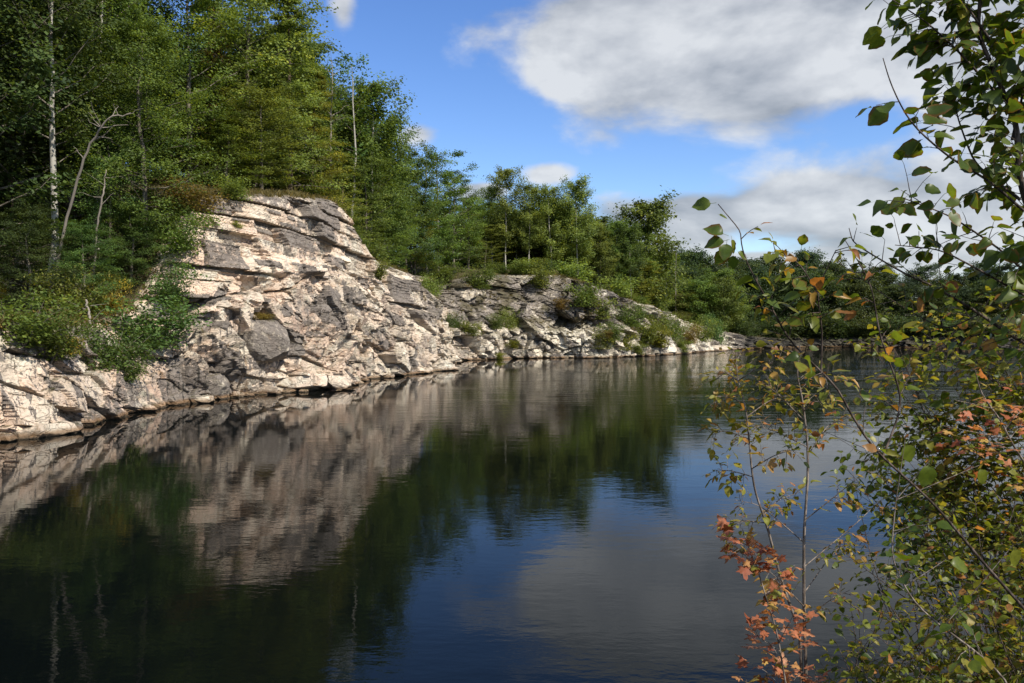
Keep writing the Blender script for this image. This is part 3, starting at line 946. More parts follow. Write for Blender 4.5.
put('spruce', 214, 74, 2, G_BRN, 'thin brownish conifer poking up behind the cliff top trees')
put('maple', 255, 76, -45, G_LIGHT, 'tallest bright green tree with layered boughs touching the top edge', rz=.5)
put('hemlock', 290, 78, -8, G_LIGHT, 'tall layered green conifer at the right shoulder of the wood against blue sky', rz=.2)
put('hemlock', 312, 82, 66, G_YEL, 'yellow green layered conifer in front of the tallest trees', rz=1.3, wide=1.0)
put('maple', 262, 71, 92, G_OLIVE, 'yellowish lower maple on the cliff rim above the dark capstone', rz=2.0, wide=1.05)
put('broad2', 228, 68, 118, G_MID, 'lower leafy tree at the rim left of the yellowish maple', rz=.9)
put('dead', 332, 86, 62, G_MID, 'bare pale dead trunk standing against the sky right of the tall conifer', rz=.4)
put('thin', 350, 90, 58, G_COOL, 'sparse feathery tree against blue sky beside the dead trunk', rz=.6)
put('hemlock', 342, 86, 150, G_OLIVE, 'olive layered conifer on the drop at the right end of the high cliff', rz=.7)
put('aspen', 372, 95, 92, G_MID, 'green aspen sloping down the skyline right of the feathery tree')
put('maple', 364, 92, 160, G_MID, 'dense dark green maple below the sloping skyline aspens', rz=2.8)
put('thin', 398, 103, 122, G_MID, 'thin white stemmed aspen with see-through top', rz=.1)
put('aspen2', 384, 100, 140, G_COOL, 'white stemmed aspen close left of the see-through aspen')
put('thin', 428, 112, 146, G_MID, 'spindly aspen with drooping open crown near the gap in the skyline', rz=2.4)
put('broad2', 412, 106, 196, G_YEL, 'bright yellow green bushy tree at the rim above the end of the pale cliff')
put('broad', 438, 118, 158, G_MID, 'rounded green tree at the foot of the descending skyline')
put('maple', 390, 100, 205, G_MID, 'green layered maple low on the rim over the promontory')
put('broad2', 454, 136, 176, G_DARK, 'dark rounded tree in the dip of the skyline')

put('alder', 34, 48, 205, G_DEEP, 'low dark leafy tree at the foot of the straight white birch', rz=.4, wide=.75)
put('alder', 84, 50, 222, G_COOL, 'low leafy tree hiding the foot of the leaning dead stem', rz=1.7, wide=.7)
put('alder', 128, 53, 205, G_DARK, 'low dark tree pressed under the big bushy green tree by the cliff', rz=2.9, wide=.75)

# --- the aspens above the cove
put('aspen', 506, 146, 174, G_LIGHT, 'tallest slim aspen on the left of the stand above the cove', rz=.2)
put('aspen2', 492, 148, 190, G_LIGHT, 'aspen at the left end of the stand above the cove', rz=1.2)
put('aspen', 529, 146, 190, G_LIGHT, 'second tallest aspen in the middle of the stand, dense topped', rz=2.2)
put('aspen2', 551, 147, 191, G_LIGHT, 'open crowned aspen with bare white stems in the middle of the stand', rz=3.1)
put('aspen', 577, 148, 186, G_LIGHT, 'bright topped aspen on the right of the stand above the cove', rz=4.0)
put('aspen2', 566, 152, 205, G_MID, 'shorter aspen squeezed behind the bright topped aspen')
put('spruce', 604, 156, 214, G_DARK, 'dark narrow tree with ragged top right of the aspen stand', wide=1.3)
put('broad2', 540, 156, 222, G_DARK, 'dark leafy tree behind the middle aspen stems')
put('broad', 600, 152, 236, G_LIGHT, 'bright green rounded tree at the right end of the aspen stand')
put('maple', 640, 156, 262, G_YEL, 'bright yellow green maple in front of the big round tree')
put('far', 645, 160, 207, G_MID, 'big round topped tree standing alone above the far slope', rz=.5, wide=.95)
put('thin', 622, 168, 214, G_DARK, 'thin dark twiggy tree left of the big round topped tree')
put('maple', 484, 145, 226, G_OLIVE, 'olive green lower maple under the left aspens')
put('broad2', 468, 142, 198, G_MID, 'leafy tree between the promontory and the aspen stand')
put('thin', 664, 176, 236, G_OLIVE, 'twiggy half bare tree right of the big round topped tree')
put('dead', 676, 176, 250, G_OLIVE, 'little grey dead snag above the shrubby far slope')
put('spruce', 716, 178, 296, G_COOL, 'small bluish conifer at the water end of the far slope', wide=1.4)

# --- shrubs rooted on the rock: column, base row, top row, tint, width against height, label
def bush(kind, P, h, tint, w, label, group):
    o = PROTO[kind]
    if kind in USED: o = copy_tree(o)
    USED.add(kind)
    sz = h / PH[kind]
    o.location = (P[0], P[1], P[2] - .12 * h)
    o.rotation_euler = (0, 0, random.uniform(0, 6.28)); o.scale = (sz * w, sz * w, sz * 1.1)
    tag(o, label, 'shrub', group)
    for ch in o.children: ch.color = (*tint, 1)
    return o


for px, base_row, top, tint, w, lb in [
        (72, 312, 252, G_OLIVE, .9, 'olive fuzzy bush hanging over the low cliff under the white birch'),
        (20, 338, 276, G_MID, 1.2, 'green bush at the cliff edge, far left'),
        (52, 352, 300, G_MID, 1.1, 'bush drooping lowest over the rock left of the bare vertical stem'),
        (112, 364, 308, G_COOL, 1.1, 'dark green bush sitting on the low rock right of the bare vertical stem'),
        (148, 340, 284, G_COOL, 1.3, 'green bush leaning out over the pale rock left of the cliff beds'),
        (104, 312, 264, G_GOLD, .6, 'golden yellow little shrub in the shade left of the cliff'),
        (4, 296, 272, G_GOLD, .6, 'golden shrub low at the left edge of the photo'),
        (72, 352, 330, G_GOLD, 1.0, 'small yellow bush on the lip of the low cliff'),
        (196, 206, 168, G_BRN, 1.3, 'rusty brown bush on the left shoulder of the high cliff'),
        (238, 196, 170, G_LIGHT, 1.4, 'light green grassy bush on the high rim'),
        (176, 250, 200, G_MID, 1.0, 'green bush against the left end of the rock beds'),
        (165, 300, 250, G_COOL, 1.0, 'dark green bush pressed against the left end of the pink rock'),
        (128, 380, 345, G_MID, .9, 'small green bush growing from the streaked low rock'),
        (257, 320, 308, G_BRN, 2.2, 'dry brown tuft like bush on top of the large grey block'),
        (240, 226, 218, G_YEL, 1.6, 'tiny yellow bush in a crack of the upper beds')]:
    P = on_rock(px, base_row)
    bush('shrub', P, (base_row - top) / F * P[1], tint, w, lb, 'bushes along the near cliff')
for px, base_row, top, tint, w, lb in [
        (512, 326, 296, G_LIGHT, .9, 'bright green bush in the middle of the dark rock slope'),
        (497, 326, 306, G_MID, 1.0, 'green bush left of the bright bush on the dark rock slope'),
        (472, 332, 314, G_OLIVE, 1.6, 'olive bush on the grassy ledge at the back of the cove'),
        (456, 326, 303, G_DARK, 1.0, 'dark bush in the corner behind the promontory'),
        (515, 346, 334, G_YEL, 1.6, 'yellowish low bush on the white ledge of the cove'),
        (502, 359, 350, G_YEL, 1.8, 'low yellow bush at the water edge of the cove'),
        (600, 345, 322, G_OLIVE, 1.3, 'olive bush above the white rock nose'),
        (614, 338, 314, G_MID, 1.2, 'green bush at the top right of the white rock nose'),
        (628, 346, 324, G_YEL, 1.4, 'yellow green bush over the small grey boulder'),
        (645, 340, 312, G_OLIVE, 1.3, 'broad olive bush half way up the shrubby slope'),
        (662, 343, 318, G_YEL, 1.4, 'yellowish bush above the broad white boulder'),
        (676, 335, 302, G_MID, 1.1, 'taller green bush on the shrubby slope'),
        (690, 343, 318, G_BRN, 1.2, 'brownish bush near the pale rocks of the point'),
        (703, 338, 304, G_OLIVE, .9, 'upright olive bush on the point'),
        (718, 338, 300, G_COOL, .8, 'bluish green bush at the water end of the point'),
        (632, 322, 292, G_MID, 1.2, 'green bush high on the slope below the yellow green maple'),
        (655, 328, 298, G_OLIVE, 1.2, 'olive bush high on the slope below the round topped tree'),
        (606, 318, 290, G_LIGHT, 1.3, 'light green thicket at the rim right of the dark rock slope'),
        (580, 302, 272, G_MID, 1.4, 'green thicket at the rim over the dark rock slope'),
        (545, 284, 258, G_OLIVE, 1.3, 'olive thicket under the middle aspens'),
        (480, 284, 252, G_MID, 1.2, 'green thicket at the rim under the left aspens'),
        (562, 306, 292, G_BRN, 1.5, 'dry brown bush at the top of the dark rock slope'),
        (380, 276, 252, G_OLIVE, 1.3, 'olive bush on the rim at the right end of the high cliff'),
        (434, 292, 262, G_LIGHT, 1.0, 'light green bush on the tip of the promontory'),
        (612, 338, 326, G_BRN, 1.4, 'small brown bush among the green bushes above the small grey boulder'),
        (640, 352, 338, G_OLIVE, 1.5, 'low olive bush between the two boulders of the slope'),
        (685, 352, 336, G_OLIVE, 1.4, 'low olive bush right of the broad white boulder')]:
    P = on_rock(px, base_row)
    bush('shrub' if w < 1.25 else 'shrub2', P, (base_row - top) / F * P[1] * .85, tint, w * .8, lb, 'bushes round the cove')
_V, _n, _D, _s, _c, _qx, _qy, _f = CV
_rim = np.where((_D > _s + .3) & (_D < _s + 1.6))[0]
for px in list(range(345, 735, 8)):
    m = _rim[np.abs(_qx[_rim] - px) < 3]
    if len(m) == 0 or random.random() < .35: continue
    P = _V[m[random.randrange(len(m))]]
    bush(random.choice(['shrub', 'shrub2']), P, random.choice([.8, 1.2, 1.6, 2.2, 3.0, 3.8]), random.choice([G_MID, G_OLIVE, G_LIGHT, G_DARK, G_MID]), random.uniform(1.0, 1.5),
         'low bush in the green belt of bushes along the rim above the cove', 'belt of bushes along the rim')
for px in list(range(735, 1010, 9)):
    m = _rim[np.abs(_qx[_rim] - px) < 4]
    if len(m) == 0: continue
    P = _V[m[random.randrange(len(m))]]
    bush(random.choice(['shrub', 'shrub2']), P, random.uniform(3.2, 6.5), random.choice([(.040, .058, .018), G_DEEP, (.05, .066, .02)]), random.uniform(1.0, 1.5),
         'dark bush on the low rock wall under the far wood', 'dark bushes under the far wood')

# --- crowded back rows (nothing tells these apart)
SKX = [-60, 60, 120, 165, 200, 240, 300, 325, 345, 380, 400, 425, 440, 460, 475, 490, 530, 565, 580, 600, 620, 645, 660, 668, 690, 790, 840, 900, 960, 1100]
FARY = [250, 254, 256, 255, 258, 270, 265, 265]
SKY = [-150, -120, -60, 14, 20, -30, 10, 70, 75, 95, 130, 155, 160, 190, 205, 196, 200, 200, 200, 214, 226, 226, 246, 264, 266, 268, 268, 282, 280, 280]
for px in range(-60, 440, 17):
    for row in (0, 1):
        p = px + random.uniform(-7, 7)
        Yb = np.interp(p, [-60, 60, 200, 300, 400, 440], [56, 60, 76, 88, 110, 128]) + row * 11 + random.uniform(0, 4)
        put(random.choice(['broad2', 'broad', 'maple', 'alder']), p, Yb, np.interp(p, SKX, SKY) + random.uniform(18, 75) + row * 5,
            random.choice([G_MID, G_DARK, G_DARK, G_COOL]), 'one of the crowded green trees filling the wood behind the near cliff-top row', 'crowded trees behind the near cliff-top row')
for px in range(448, 690, 11):
    for row in (0, 1):
        p = px + random.uniform(-6, 6)
        Yb = np.interp(p, [448, 600, 690], [150, 160, 182]) + row * 12 + random.uniform(0, 4)
        put(random.choice(['far', 'far2', 'maple']), p, Yb, np.interp(p, SKX, SKY) + random.uniform(10, 48),
            random.choice([G_MID, G_MID, G_OLIVE, G_DARK]), 'one of the lower green trees crowded behind the aspens above the cove', 'crowded trees behind the cove aspens')
for px in range(470, 650, 10):
    p = px + random.uniform(-4, 4)
    put(random.choice(['aspen', 'aspen2']), p, 152 + random.uniform(0, 7), np.interp(p, SKX, SKY) + random.uniform(0, 20), random.choice([G_MID, G_LIGHT, G_COOL]),
        'one of the slender aspens crowded behind the front stand above the cove', 'crowded aspens behind the front stand')
for px in range(668, 735, 9):
    p = px + random.uniform(-4, 4)
    put('far2', p, 176 + random.uniform(0, 8), random.uniform(268, 292), random.choice([G_MID, G_OLIVE, G_MID]),
        'one of the olive green trees sloping to the end of the far shore', 'trees sloping down to the end of the far shore')
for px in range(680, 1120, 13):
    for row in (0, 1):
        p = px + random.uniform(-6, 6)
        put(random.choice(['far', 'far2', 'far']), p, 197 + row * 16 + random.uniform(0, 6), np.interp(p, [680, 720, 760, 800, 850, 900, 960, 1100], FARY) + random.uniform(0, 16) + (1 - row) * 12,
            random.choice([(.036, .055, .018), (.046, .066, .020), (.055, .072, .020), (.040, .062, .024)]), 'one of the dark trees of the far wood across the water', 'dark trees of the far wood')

# leaning pale stems at the left
def stem_tree(name, label, path, r0, r1, twigs, mat):
    P = np.array([at(*p) for p in path])
    z, d, u = land(P[0][0], P[0][1]); P[0][2] = min(P[0][2], z) - .2
    root = empty(name, tuple(P[0])); P = P - P[0]
    t = np.linspace(0, 1, len(P)); ts = np.linspace(0, 1, 24)
    S = np.stack([np.interp(ts, t, P[:, j]) for j in range(3)], 1)
    for _ in range(2): S[1:-1] = (S[:-2] + 2 * S[1:-1] + S[2:]) / 4
    S[1:-1] += np.random.default_rng(len(label)).normal(0, .05, (22, 3))
    b = Bag(); b.add(*tube(S, r0 + (r1 - r0) * ts, 7)); rg = np.random.default_rng(len(label))
    for i in range(twigs):
        k = rg.integers(8, 24); L = rg.uniform(.5, 1.8); t5 = np.linspace(0, 1, 5)[:, None]
        dv = rg.normal(size=3); dv[2] = abs(dv[2]) * .5; dv /= np.linalg.norm(dv)
        p = S[k] + dv * L * t5 + rg.normal(0, .08, (5, 3)) * t5
        b.add(*tube(p, .03 * (1 - .8 * t5[:, 0]), 4))
    b.build('trunk', mat, root, smooth=True)
    tag(root, label, 'tree')


stem_tree('dead_tree', 'pale leaning dead stem crooked at the top, right of the white birch', [(48, 300, 49.5), (62, 235, 48.5), (78, 175, 47.6), (95, 135, 47), (110, 117, 46.6), (131, 113, 46.6)], .10, .03, 12, M_DEAD)
stem_tree('dead_tree', 'short whitish leaning stem half hidden in the dark leaves under the bushy tree', [(92, 290, 52), (95, 240, 51), (102, 200, 50.5), (106, 170, 50.5)], .08, .04, 4, M_DEAD)
stem_tree('dead_tree', 'grey bare vertical stem standing before the low cliff by the small yellow bush', [(92, 356, 47.0), (89, 338, 46.6), (90, 322, 46.8), (86, 300, 47.2)], .11, .06, 3, M_DEAD)


# ------------------------------------------------------------------ dry grass on the ledges
def build_grass():
    Vv, nf, Df, sbf, cwf, ppx, ppy, face = CV
    rg = np.random.default_rng(5)
    m = (Df > .3) & (Df < sbf + 2.0) & (Vv[:, 2] > 1.2) & ((Df > sbf - .5) | (cwf > .3))
    pr = np.where(Df > sbf - .6, .05, 0.0) + cwf * .012 * (Vv[:, 2] > 3) + .0015
    pr = pr * (nf[:, 2] > .25)
    sel = np.where(m & (rg.random(len(Vv)) < pr))[0]
    sel = rg.choice(sel, min(3000, len(sel)), replace=False)
    C = np.repeat(Vv[sel], 9, 0); n = len(C)
    C = C + rg.normal(0, .12, (n, 3)) * np.array([1, 1, .2])
    sc = np.repeat(rg.uniform(.5, 1.3, len(sel)), 9)
    h = rg.uniform(.15, .42, n) * sc
    dirv = rg.normal(size=(n, 3)) * .5; dirv[:, 2] = 1; tip = C + dirv * h[:, None]
    sd = np.cross(dirv, rg.normal(size=(n, 3))); sd /= np.linalg.norm(sd, axis=1)[:, None]; w = .035 * sd
    V = np.stack([C - w, C + w, tip + w * .3, tip - w * .3], 1).reshape(-1, 3)
    g = mesh_obj('dry_grass', V, [np.arange(n * 4).reshape(n, 4)], M_LEAF, attrs={'rnd': np.clip(rg.normal(.5, .2, n), 0, 1)})
    g.color = (.105, .085, .03, 1)
    tag(g, 'dry olive grass tufts on the ledges and rims of the cliffs', 'grass', kind='stuff')


build_grass()

# ------------------------------------------------------------------ foreground leaves
GREENS = [(0, (.055, .092, .014)), (.35, (.10, .155, .018)), (.65, (.16, .20, .022)), (.82, (.28, .26, .035)), (.92, (.42, .24, .045)), (1, (.34, .13, .04))]
M_FGREEN = mat_leaf('broad_green_leaf', .5, GREENS, .42, False, .45)
M_FMIX = mat_leaf('turning_leaf', .38, [(0, (.09, .13, .016)), (.3, (.18, .21, .025)), (.55, (.32, .28, .04)), (.72, (.44, .24, .06)), (.88, (.46, .20, .08)), (1, (.25, .10, .04))], .45, False, .4)
M_FSMALL = mat_leaf('small_shrub_leaf', .52, [(0, (.045, .080, .014)), (.35, (.11, .16, .018)), (.62, (.22, .25, .030)), (.84, (.34, .31, .045)), (.95, (.44, .27, .06)), (1, (.46, .21, .07))], .45, False, .4)
M_FORANGE = mat_leaf('orange_maple_leaf', .38, [(0, (.30, .085, .04)), (.35, (.56, .20, .10)), (.65, (.60, .27, .13)), (.85, (.55, .40, .08)), (1, (.26, .26, .04))], .5, False, .3)


def tpl_ovate(curl=.18, fold=.22, wmax=.36, seed=0):
    rows = np.array([0, .08, .2, .36, .52, .68, .82, .93, 1.0])
    hw = np.array([0.0, .17, .30, .36, .35, .28, .18, .08, 0.0]) * wmax / .36
    wob = np.array([0, .02, -.015, .02, -.02, .02, -.015, .01, 0])
    V = []; E = []
    for i, (x, w) in enumerate(zip(rows, hw)):
        w = w + wob[i]
        for s in (-1, 0, 1):
            V.append((x, s * w, fold * w * (abs(s)) - curl * x * x + .03 * math.sin(7 * x + s)))
            E.append(abs(s) * .8 + .2 * x)
    Fq = []
    for i in range(len(rows) - 1):
        for s in (0, 1):
            a = i * 3 + s; Fq.append((a, a + 3, a + 4, a + 1))
    k = len(V); V += [(-.28, -.012, .02), (-.28, .012, .02), (.03, .012, 0), (.03, -.012, 0)]; E += [.3] * 4; Fq.append((k, k + 1, k + 2, k + 3))
    return np.array(V, float), np.array(Fq), np.array(E)


def tpl_maple():
    # five lobed outline, quads from the centre
    ang = [180, 150, 118, 100, 75, 62, 48, 28, 14, 0]
    rad = [.12, .34, .50, .30, .62, .40, .44, .36, .60, .78]
    half = [(r * math.cos(R(a)), r * math.sin(R(a))) for a, r in zip(ang, rad)]
    out = half + [(x, -y) for x, y in half[-2:0:-1]]
    V = [(.35, 0, 0)] + [(x + .35, y, -.22 * abs(y) - .15 * max(0, x) + .04 * math.sin(9 * x + 5 * y)) for x, y in out]
    n = len(out)
    Fq = [(0, 1 + i, 1 + (i + 1) % n, 1 + (i + 2) % n) for i in range(0, n, 2)]
    return np.array(V, float), np.array(Fq), np.array([0.0] + [1.0] * n)


T_OV = tpl_ovate(); T_NARROW = tpl_ovate(.15, .25, .24); T_CURL = tpl_ovate(.55, .5, .26); T_MAPLE = tpl_maple(); T_ROUND = tpl_ovate(.12, .15, .42); T_SAG = tpl_ovate(.5, .35, .38); T_TWO = tpl_ovate(.28, .05, .31)


class Plant:
    def __init__(s, name, label, cat, base, seed, bark=None):
        s.root = empty(name, tuple(base)); tag(s.root, label, cat)
        s.base = np.array(base, float); s.rg = np.random.default_rng(seed)
        s.bag = Bag(); s.L = []; s.bark = bark or M_STEM

    def path(s, pts, r0, r1, n=26, world=False):
        P = np.array(pts, float) if world else np.array([at(*p) for p in pts])
        t = np.linspace(0, 1, len(P)); ts = np.linspace(0, 1, n)
        S = np.stack([np.interp(ts, t, P[:, j]) for j in range(3)], 1)
        for _ in range(3): S[1:-1] = (S[:-2] + 2 * S[1:-1] + S[2:]) / 4
        k = max(3, n // 5); wb = s.rg.normal(0, np.linalg.norm(P[-1] - P[0]) * .006, (k, 3)); wb[0] = 0; wb[-1] = 0
        S += np.stack([np.interp(ts, np.linspace(0, 1, k), wb[:, j]) for j in range(3)], 1)
        S[1:-1] = (S[:-2] + 2 * S[1:-1] + S[2:]) / 4
        s.bag.add(*tube(S - s.base, r0 + (r1 - r0) * ts, 6))
        return S

    def leaf(s, pos, axis, nrm, size, tpl, rnd, wear):
        s.L.append((pos, axis, nrm, size * (.75 if tpl is T_CURL else 1), tpl, rnd, wear))

    def twig(s, q, d, L, size, tpls, mean, sd, gap=.035, droop=.5, r=.0016, flatn=.8, both=True, nz=.45):
        rg = s.rg; d = d / (np.linalg.norm(d) + 1e-9)
        k = max(3, int(L / gap)); t = np.linspace(0, 1, k + 1)[:, None]
        P = q + d * L * t + np.array([0, 0, -.10 * L]) * t ** 2 + rg.normal(0, .02 * L, (k + 1, 3)) * t
        s.bag.add(*tube(P - s.base, np.linspace(r, r * .5, k + 1), 4))
        side = np.cross(d, [0, 0, 1.0]); side /= np.linalg.norm(side) + 1e-9
        for i in range(1, k + 1):
            sg = 1 if i % 2 else -1
            a = d * rg.uniform(.3, .9) + side * sg * rg.uniform(.5, 1.1) + rg.normal(0, .25, 3); a[2] -= droop * rg.uniform(.2, 1.3)
            if i == k: a = d + np.array([0, 0, -droop * .6]) + rg.normal(0, .15, 3)
            nn = np.array([0, 0, flatn]) + rg.normal(0, nz, 3)
            s.leaf(P[i], a, nn, size * rg.uniform(.5, 1.3), tpls[rg.integers(len(tpls))], np.clip(rg.normal(mean, sd), 0, 1), rg.random())

    def along(s, S, f0, f1, n, L, size, tpls, mean, sd, spread=1.0, up=.2, **kw):
        rg = s.rg
        for i in range(n):
            f = rg.uniform(f0, f1) * (len(S) - 1); a = int(min(f, len(S) - 2)); q = S[a] + (S[a + 1] - S[a]) * (f - a)
            tg = S[a + 1] - S[a]; tg /= np.linalg.norm(tg) + 1e-9
            pr = rg.normal(size=3); pr -= tg * (pr @ tg); pr /= np.linalg.norm(pr) + 1e-9
            d = tg * rg.uniform(.2, .8) + pr * spread; d[2] += up
            s.twig(q, d, L * rg.uniform(.4, 1.3), size, tpls, mean, sd, **kw)

    def done(s, mat, cap=None):
        s.bag.build('stem', s.bark, s.root, smooth=True)
        groups = {}
        for l in s.L: groups.setdefault(id(l[4]), (l[4], []))[1].append(l)
        Vs = []; Fs = []; rn = []; ed = []; we = []; n0 = 0
        for tpl, ls in groups.values():
            TV, TF, TE = tpl
            pos = np.array([l[0] for l in ls]) - s.base; a = np.array([l[1] for l in ls]); nn = np.array([l[2] for l in ls])
            a /= np.linalg.norm(a, axis=1)[:, None] + 1e-9
            nn = nn - a * (nn * a).sum(1)[:, None]; nn /= np.linalg.norm(nn, axis=1)[:, None] + 1e-9
            bb = np.cross(nn, a); sz = np.array([l[3] for l in ls])[:, None, None]
            tv = TV[None] * np.array([1, 1, 1])
            kz = s.rg.uniform(.3, 1.8, len(ls))[:, None, None]
            V = pos[:, None] + sz * ((tv[..., 0:1] + .26) * a[:, None] + tv[..., 1:2] * bb[:, None] + kz * tv[..., 2:3] * nn[:, None])
            m = len(ls); k = len(TV)
            Fs.append((TF[None] + (np.arange(m) * k)[:, None, None]).reshape(-1, 4) + n0); n0 += m * k
            Vs.append(V.reshape(-1, 3))
            rn.append(np.repeat([l[5] for l in ls], k)); we.append(np.repeat([l[6] for l in ls], k)); ed.append(np.tile(TE, m))
        mesh_obj('foliage', np.concatenate(Vs), [np.concatenate(Fs)], mat, s.root, smooth=True,
                 attrs={'rnd': np.concatenate(rn), 'edge': np.concatenate(ed), 'wear': np.concatenate(we)})


def gz_(x, y):
    return 2.75 - .06 * max(0, x)


# ---- upper right: birch boughs
D = 2.7
base = np.array([2.55, 2.9, 2.55])
T = Plant('birch_tree', 'birch with broad dark green leaves spreading down the upper right corner', 'tree', base, 41)
S0 = T.path([base, at(1110, 500, 2.9), at(1062, 330, 2.8), at(1024, 211, D), at(1006, 110, D), at(986, 20, D), at(978, -60, D)], .016, .004, 60, True)
Sx = T.path([at(1095, 440, 2.9), at(1075, 250, 2.9), at(1050, 90, 2.85), at(1030, -40, 2.8)], .012, .004, 40, True)
B = [[(1024, 211, D), (988, 179, D - .03), (953, 161, D - .06), (908, 123, D - .08), (890, 85, D - .1), (883, 58, D - .1)],
     [(1002, 100, D), (960, 50, D), (925, 22, D), (885, -5, D)],
     [(1045, 290, 2.75), (1000, 250, 2.7), (950, 215, 2.65), (903, 198, 2.6)],
     [(1020, 200, D), (975, 165, D + .1), (957, 120, D + .1), (950, 78, D + .1)],
     [(1050, 310, 2.75), (990, 275, 2.75), (940, 250, 2.7), (895, 245, 2.7)],
     [(990, 40, D), (960, 0, D), (930, -20, D)],
     [(1012, 140, D), (1030, 60, D), (1035, -10, D)]]
for i, bp in enumerate(B):
    S = T.path(bp, .0045, .0014, 24)
    if i == 0:
        T.along(S, .5, 1.0, 4, .08, .072, [T_OV, T_ROUND], .3, .2, droop=.8, gap=.045)
        T.along(S, .05, .5, 5, .1, .07, [T_OV, T_ROUND], .35, .2, droop=.9, gap=.05)
    else:
        T.along(S, .08, 1.0, 24 if i in (1, 6) else 17, .12, .058 if i in (1, 3, 5, 6) else .050, [T_OV, T_ROUND, T_SAG, T_TWO], .30, .2, droop=.9, gap=.05)
T.along(S0, .3, 1.0, 110, .17, .056, [T_OV, T_ROUND, T_SAG, T_TWO], .30, .2, droop=.9, gap=.045)
T.along(Sx, .2, 1.0, 105, .20, .056, [T_OV, T_ROUND, T_SAG, T_TWO], .32, .22, droop=.9, gap=.045)
T.done(M_FGREEN)

# ---- long leaning stem with a few broad leaves
base = np.array([2.05, 2.55, 2.75])
A = Plant('alder_sapling', 'long dark stem leaning from lower right to a leafy tip above the far wood', 'sapling', base, 42, M_STEM)
S1 = A.path([base, at(1090, 690, 2.5), at(1010, 590, 2.5), at(930, 500, 2.45), at(850, 410, 2.4), at(800, 345, 2.35), at(760, 290, 2.3), at(730, 238, 2.3), at(718, 204, 2.3)], .0058, .0012, 60, True)
for (px, py, ax, size, rv, we, tp) in [(716, 203, (-1, .2, -.08), .066, .45, .2, T_OV), (717, 214, (.9, .3, -.25), .035, .62, .2, T_NARROW), (728, 236, (-.7, 0, .3), .07, .22, .8, T_OV), (729, 240, (-1, 0, -.2), .07, .2, .9, T_OV),
                                       (731, 236, (.3, .2, -1), .05, .7, .9, T_NARROW), (728, 246, (-.5, .2, -.9), .062, .55, .9, T_ROUND), (727, 240, (-.2, -.3, -1), .06, .3, .6, T_ROUND), (736, 250, (.5, 0, -.4), .04, .5, .9, T_ROUND), (733, 252, (.1, .3, -1), .05, .2, .3, T_OV)]:
    A.leaf(at(px, py, 2.3), np.array(ax, float), np.array([.1, -.9, .5]) + A.rg.normal(0, .25, 3), size * .8, tp, rv, we)
A.along(S1, .55, .93, 7, .05, .044, [T_CURL, T_OV, T_CURL], .72, .2, droop=.6)
A.along(S1, .30, .72, 15, .09, .044, [T_OV, T_TWO, T_SAG, T_CURL], .62, .25, droop=.4, gap=.045)
# a side shoot reaching up right, tipped by turning leaves
S2 = A.path([S1[34], at(822, 330, 2.35), at(818, 290, 2.3), at(836, 250, 2.25)], .003, .0012, 20, True)
A.along(S2, .4, 1.0, 9, .08, .046, [T_CURL, T_OV, T_NARROW], .68, .2, droop=.5)
S2b = A.path([S2[12], at(800, 262, 2.3), at(775, 252, 2.3)], .002, .001, 12, True)
A.along(S2b, .1, 1.0, 8, .06, .040, [T_CURL, T_NARROW, T_OV], .75, .15, droop=.5)
S3 = A.path([S1[26], at(905, 400, 2.5), at(880, 340, 2.5), at(872, 285, 2.5), at(845, 240, 2.45)], .0035, .0012, 24, True)
A.along(S3, .1, .85, 9, .09, .044, [T_OV, T_TWO, T_CURL], .62, .25, droop=.45, gap=.05)
A.done(M_FGREEN)

# ---- second thin stem from the right edge
base = np.array([2.75, 3.0, 2.6])
A2 = Plant('alder_sapling', 'thin stem reaching left from the right edge with sparse leaves, ending bare-tipped', 'sapling', base, 43)
S = A2.path([base, at(1150, 500, 3.0), at(1085, 385, 2.95), at(1024, 337, 2.9), at(960, 307, 2.85), at(917, 286, 2.8), at(870, 253, 2.75), at(849, 228, 2.75)], .009, .0012, 50, True)
A2.along(S, .3, .72, 24, .12, .046, [T_OV, T_ROUND, T_CURL], .5, .25, droop=.5, gap=.045)
A2.along(S, .78, .95, 3, .06, .05, [T_OV, T_NARROW], .3, .15, droop=.8)
S = A2.path([S[26], at(945, 330, 2.9), at(895, 300, 2.9), at(838, 262, 2.9)], .003, .001, 24, True)
A2.along(S, .1, 1.0, 9, .09, .042, [T_OV, T_TWO, T_CURL], .62, .25, droop=.5, gap=.045)
A2.done(M_FGREEN)

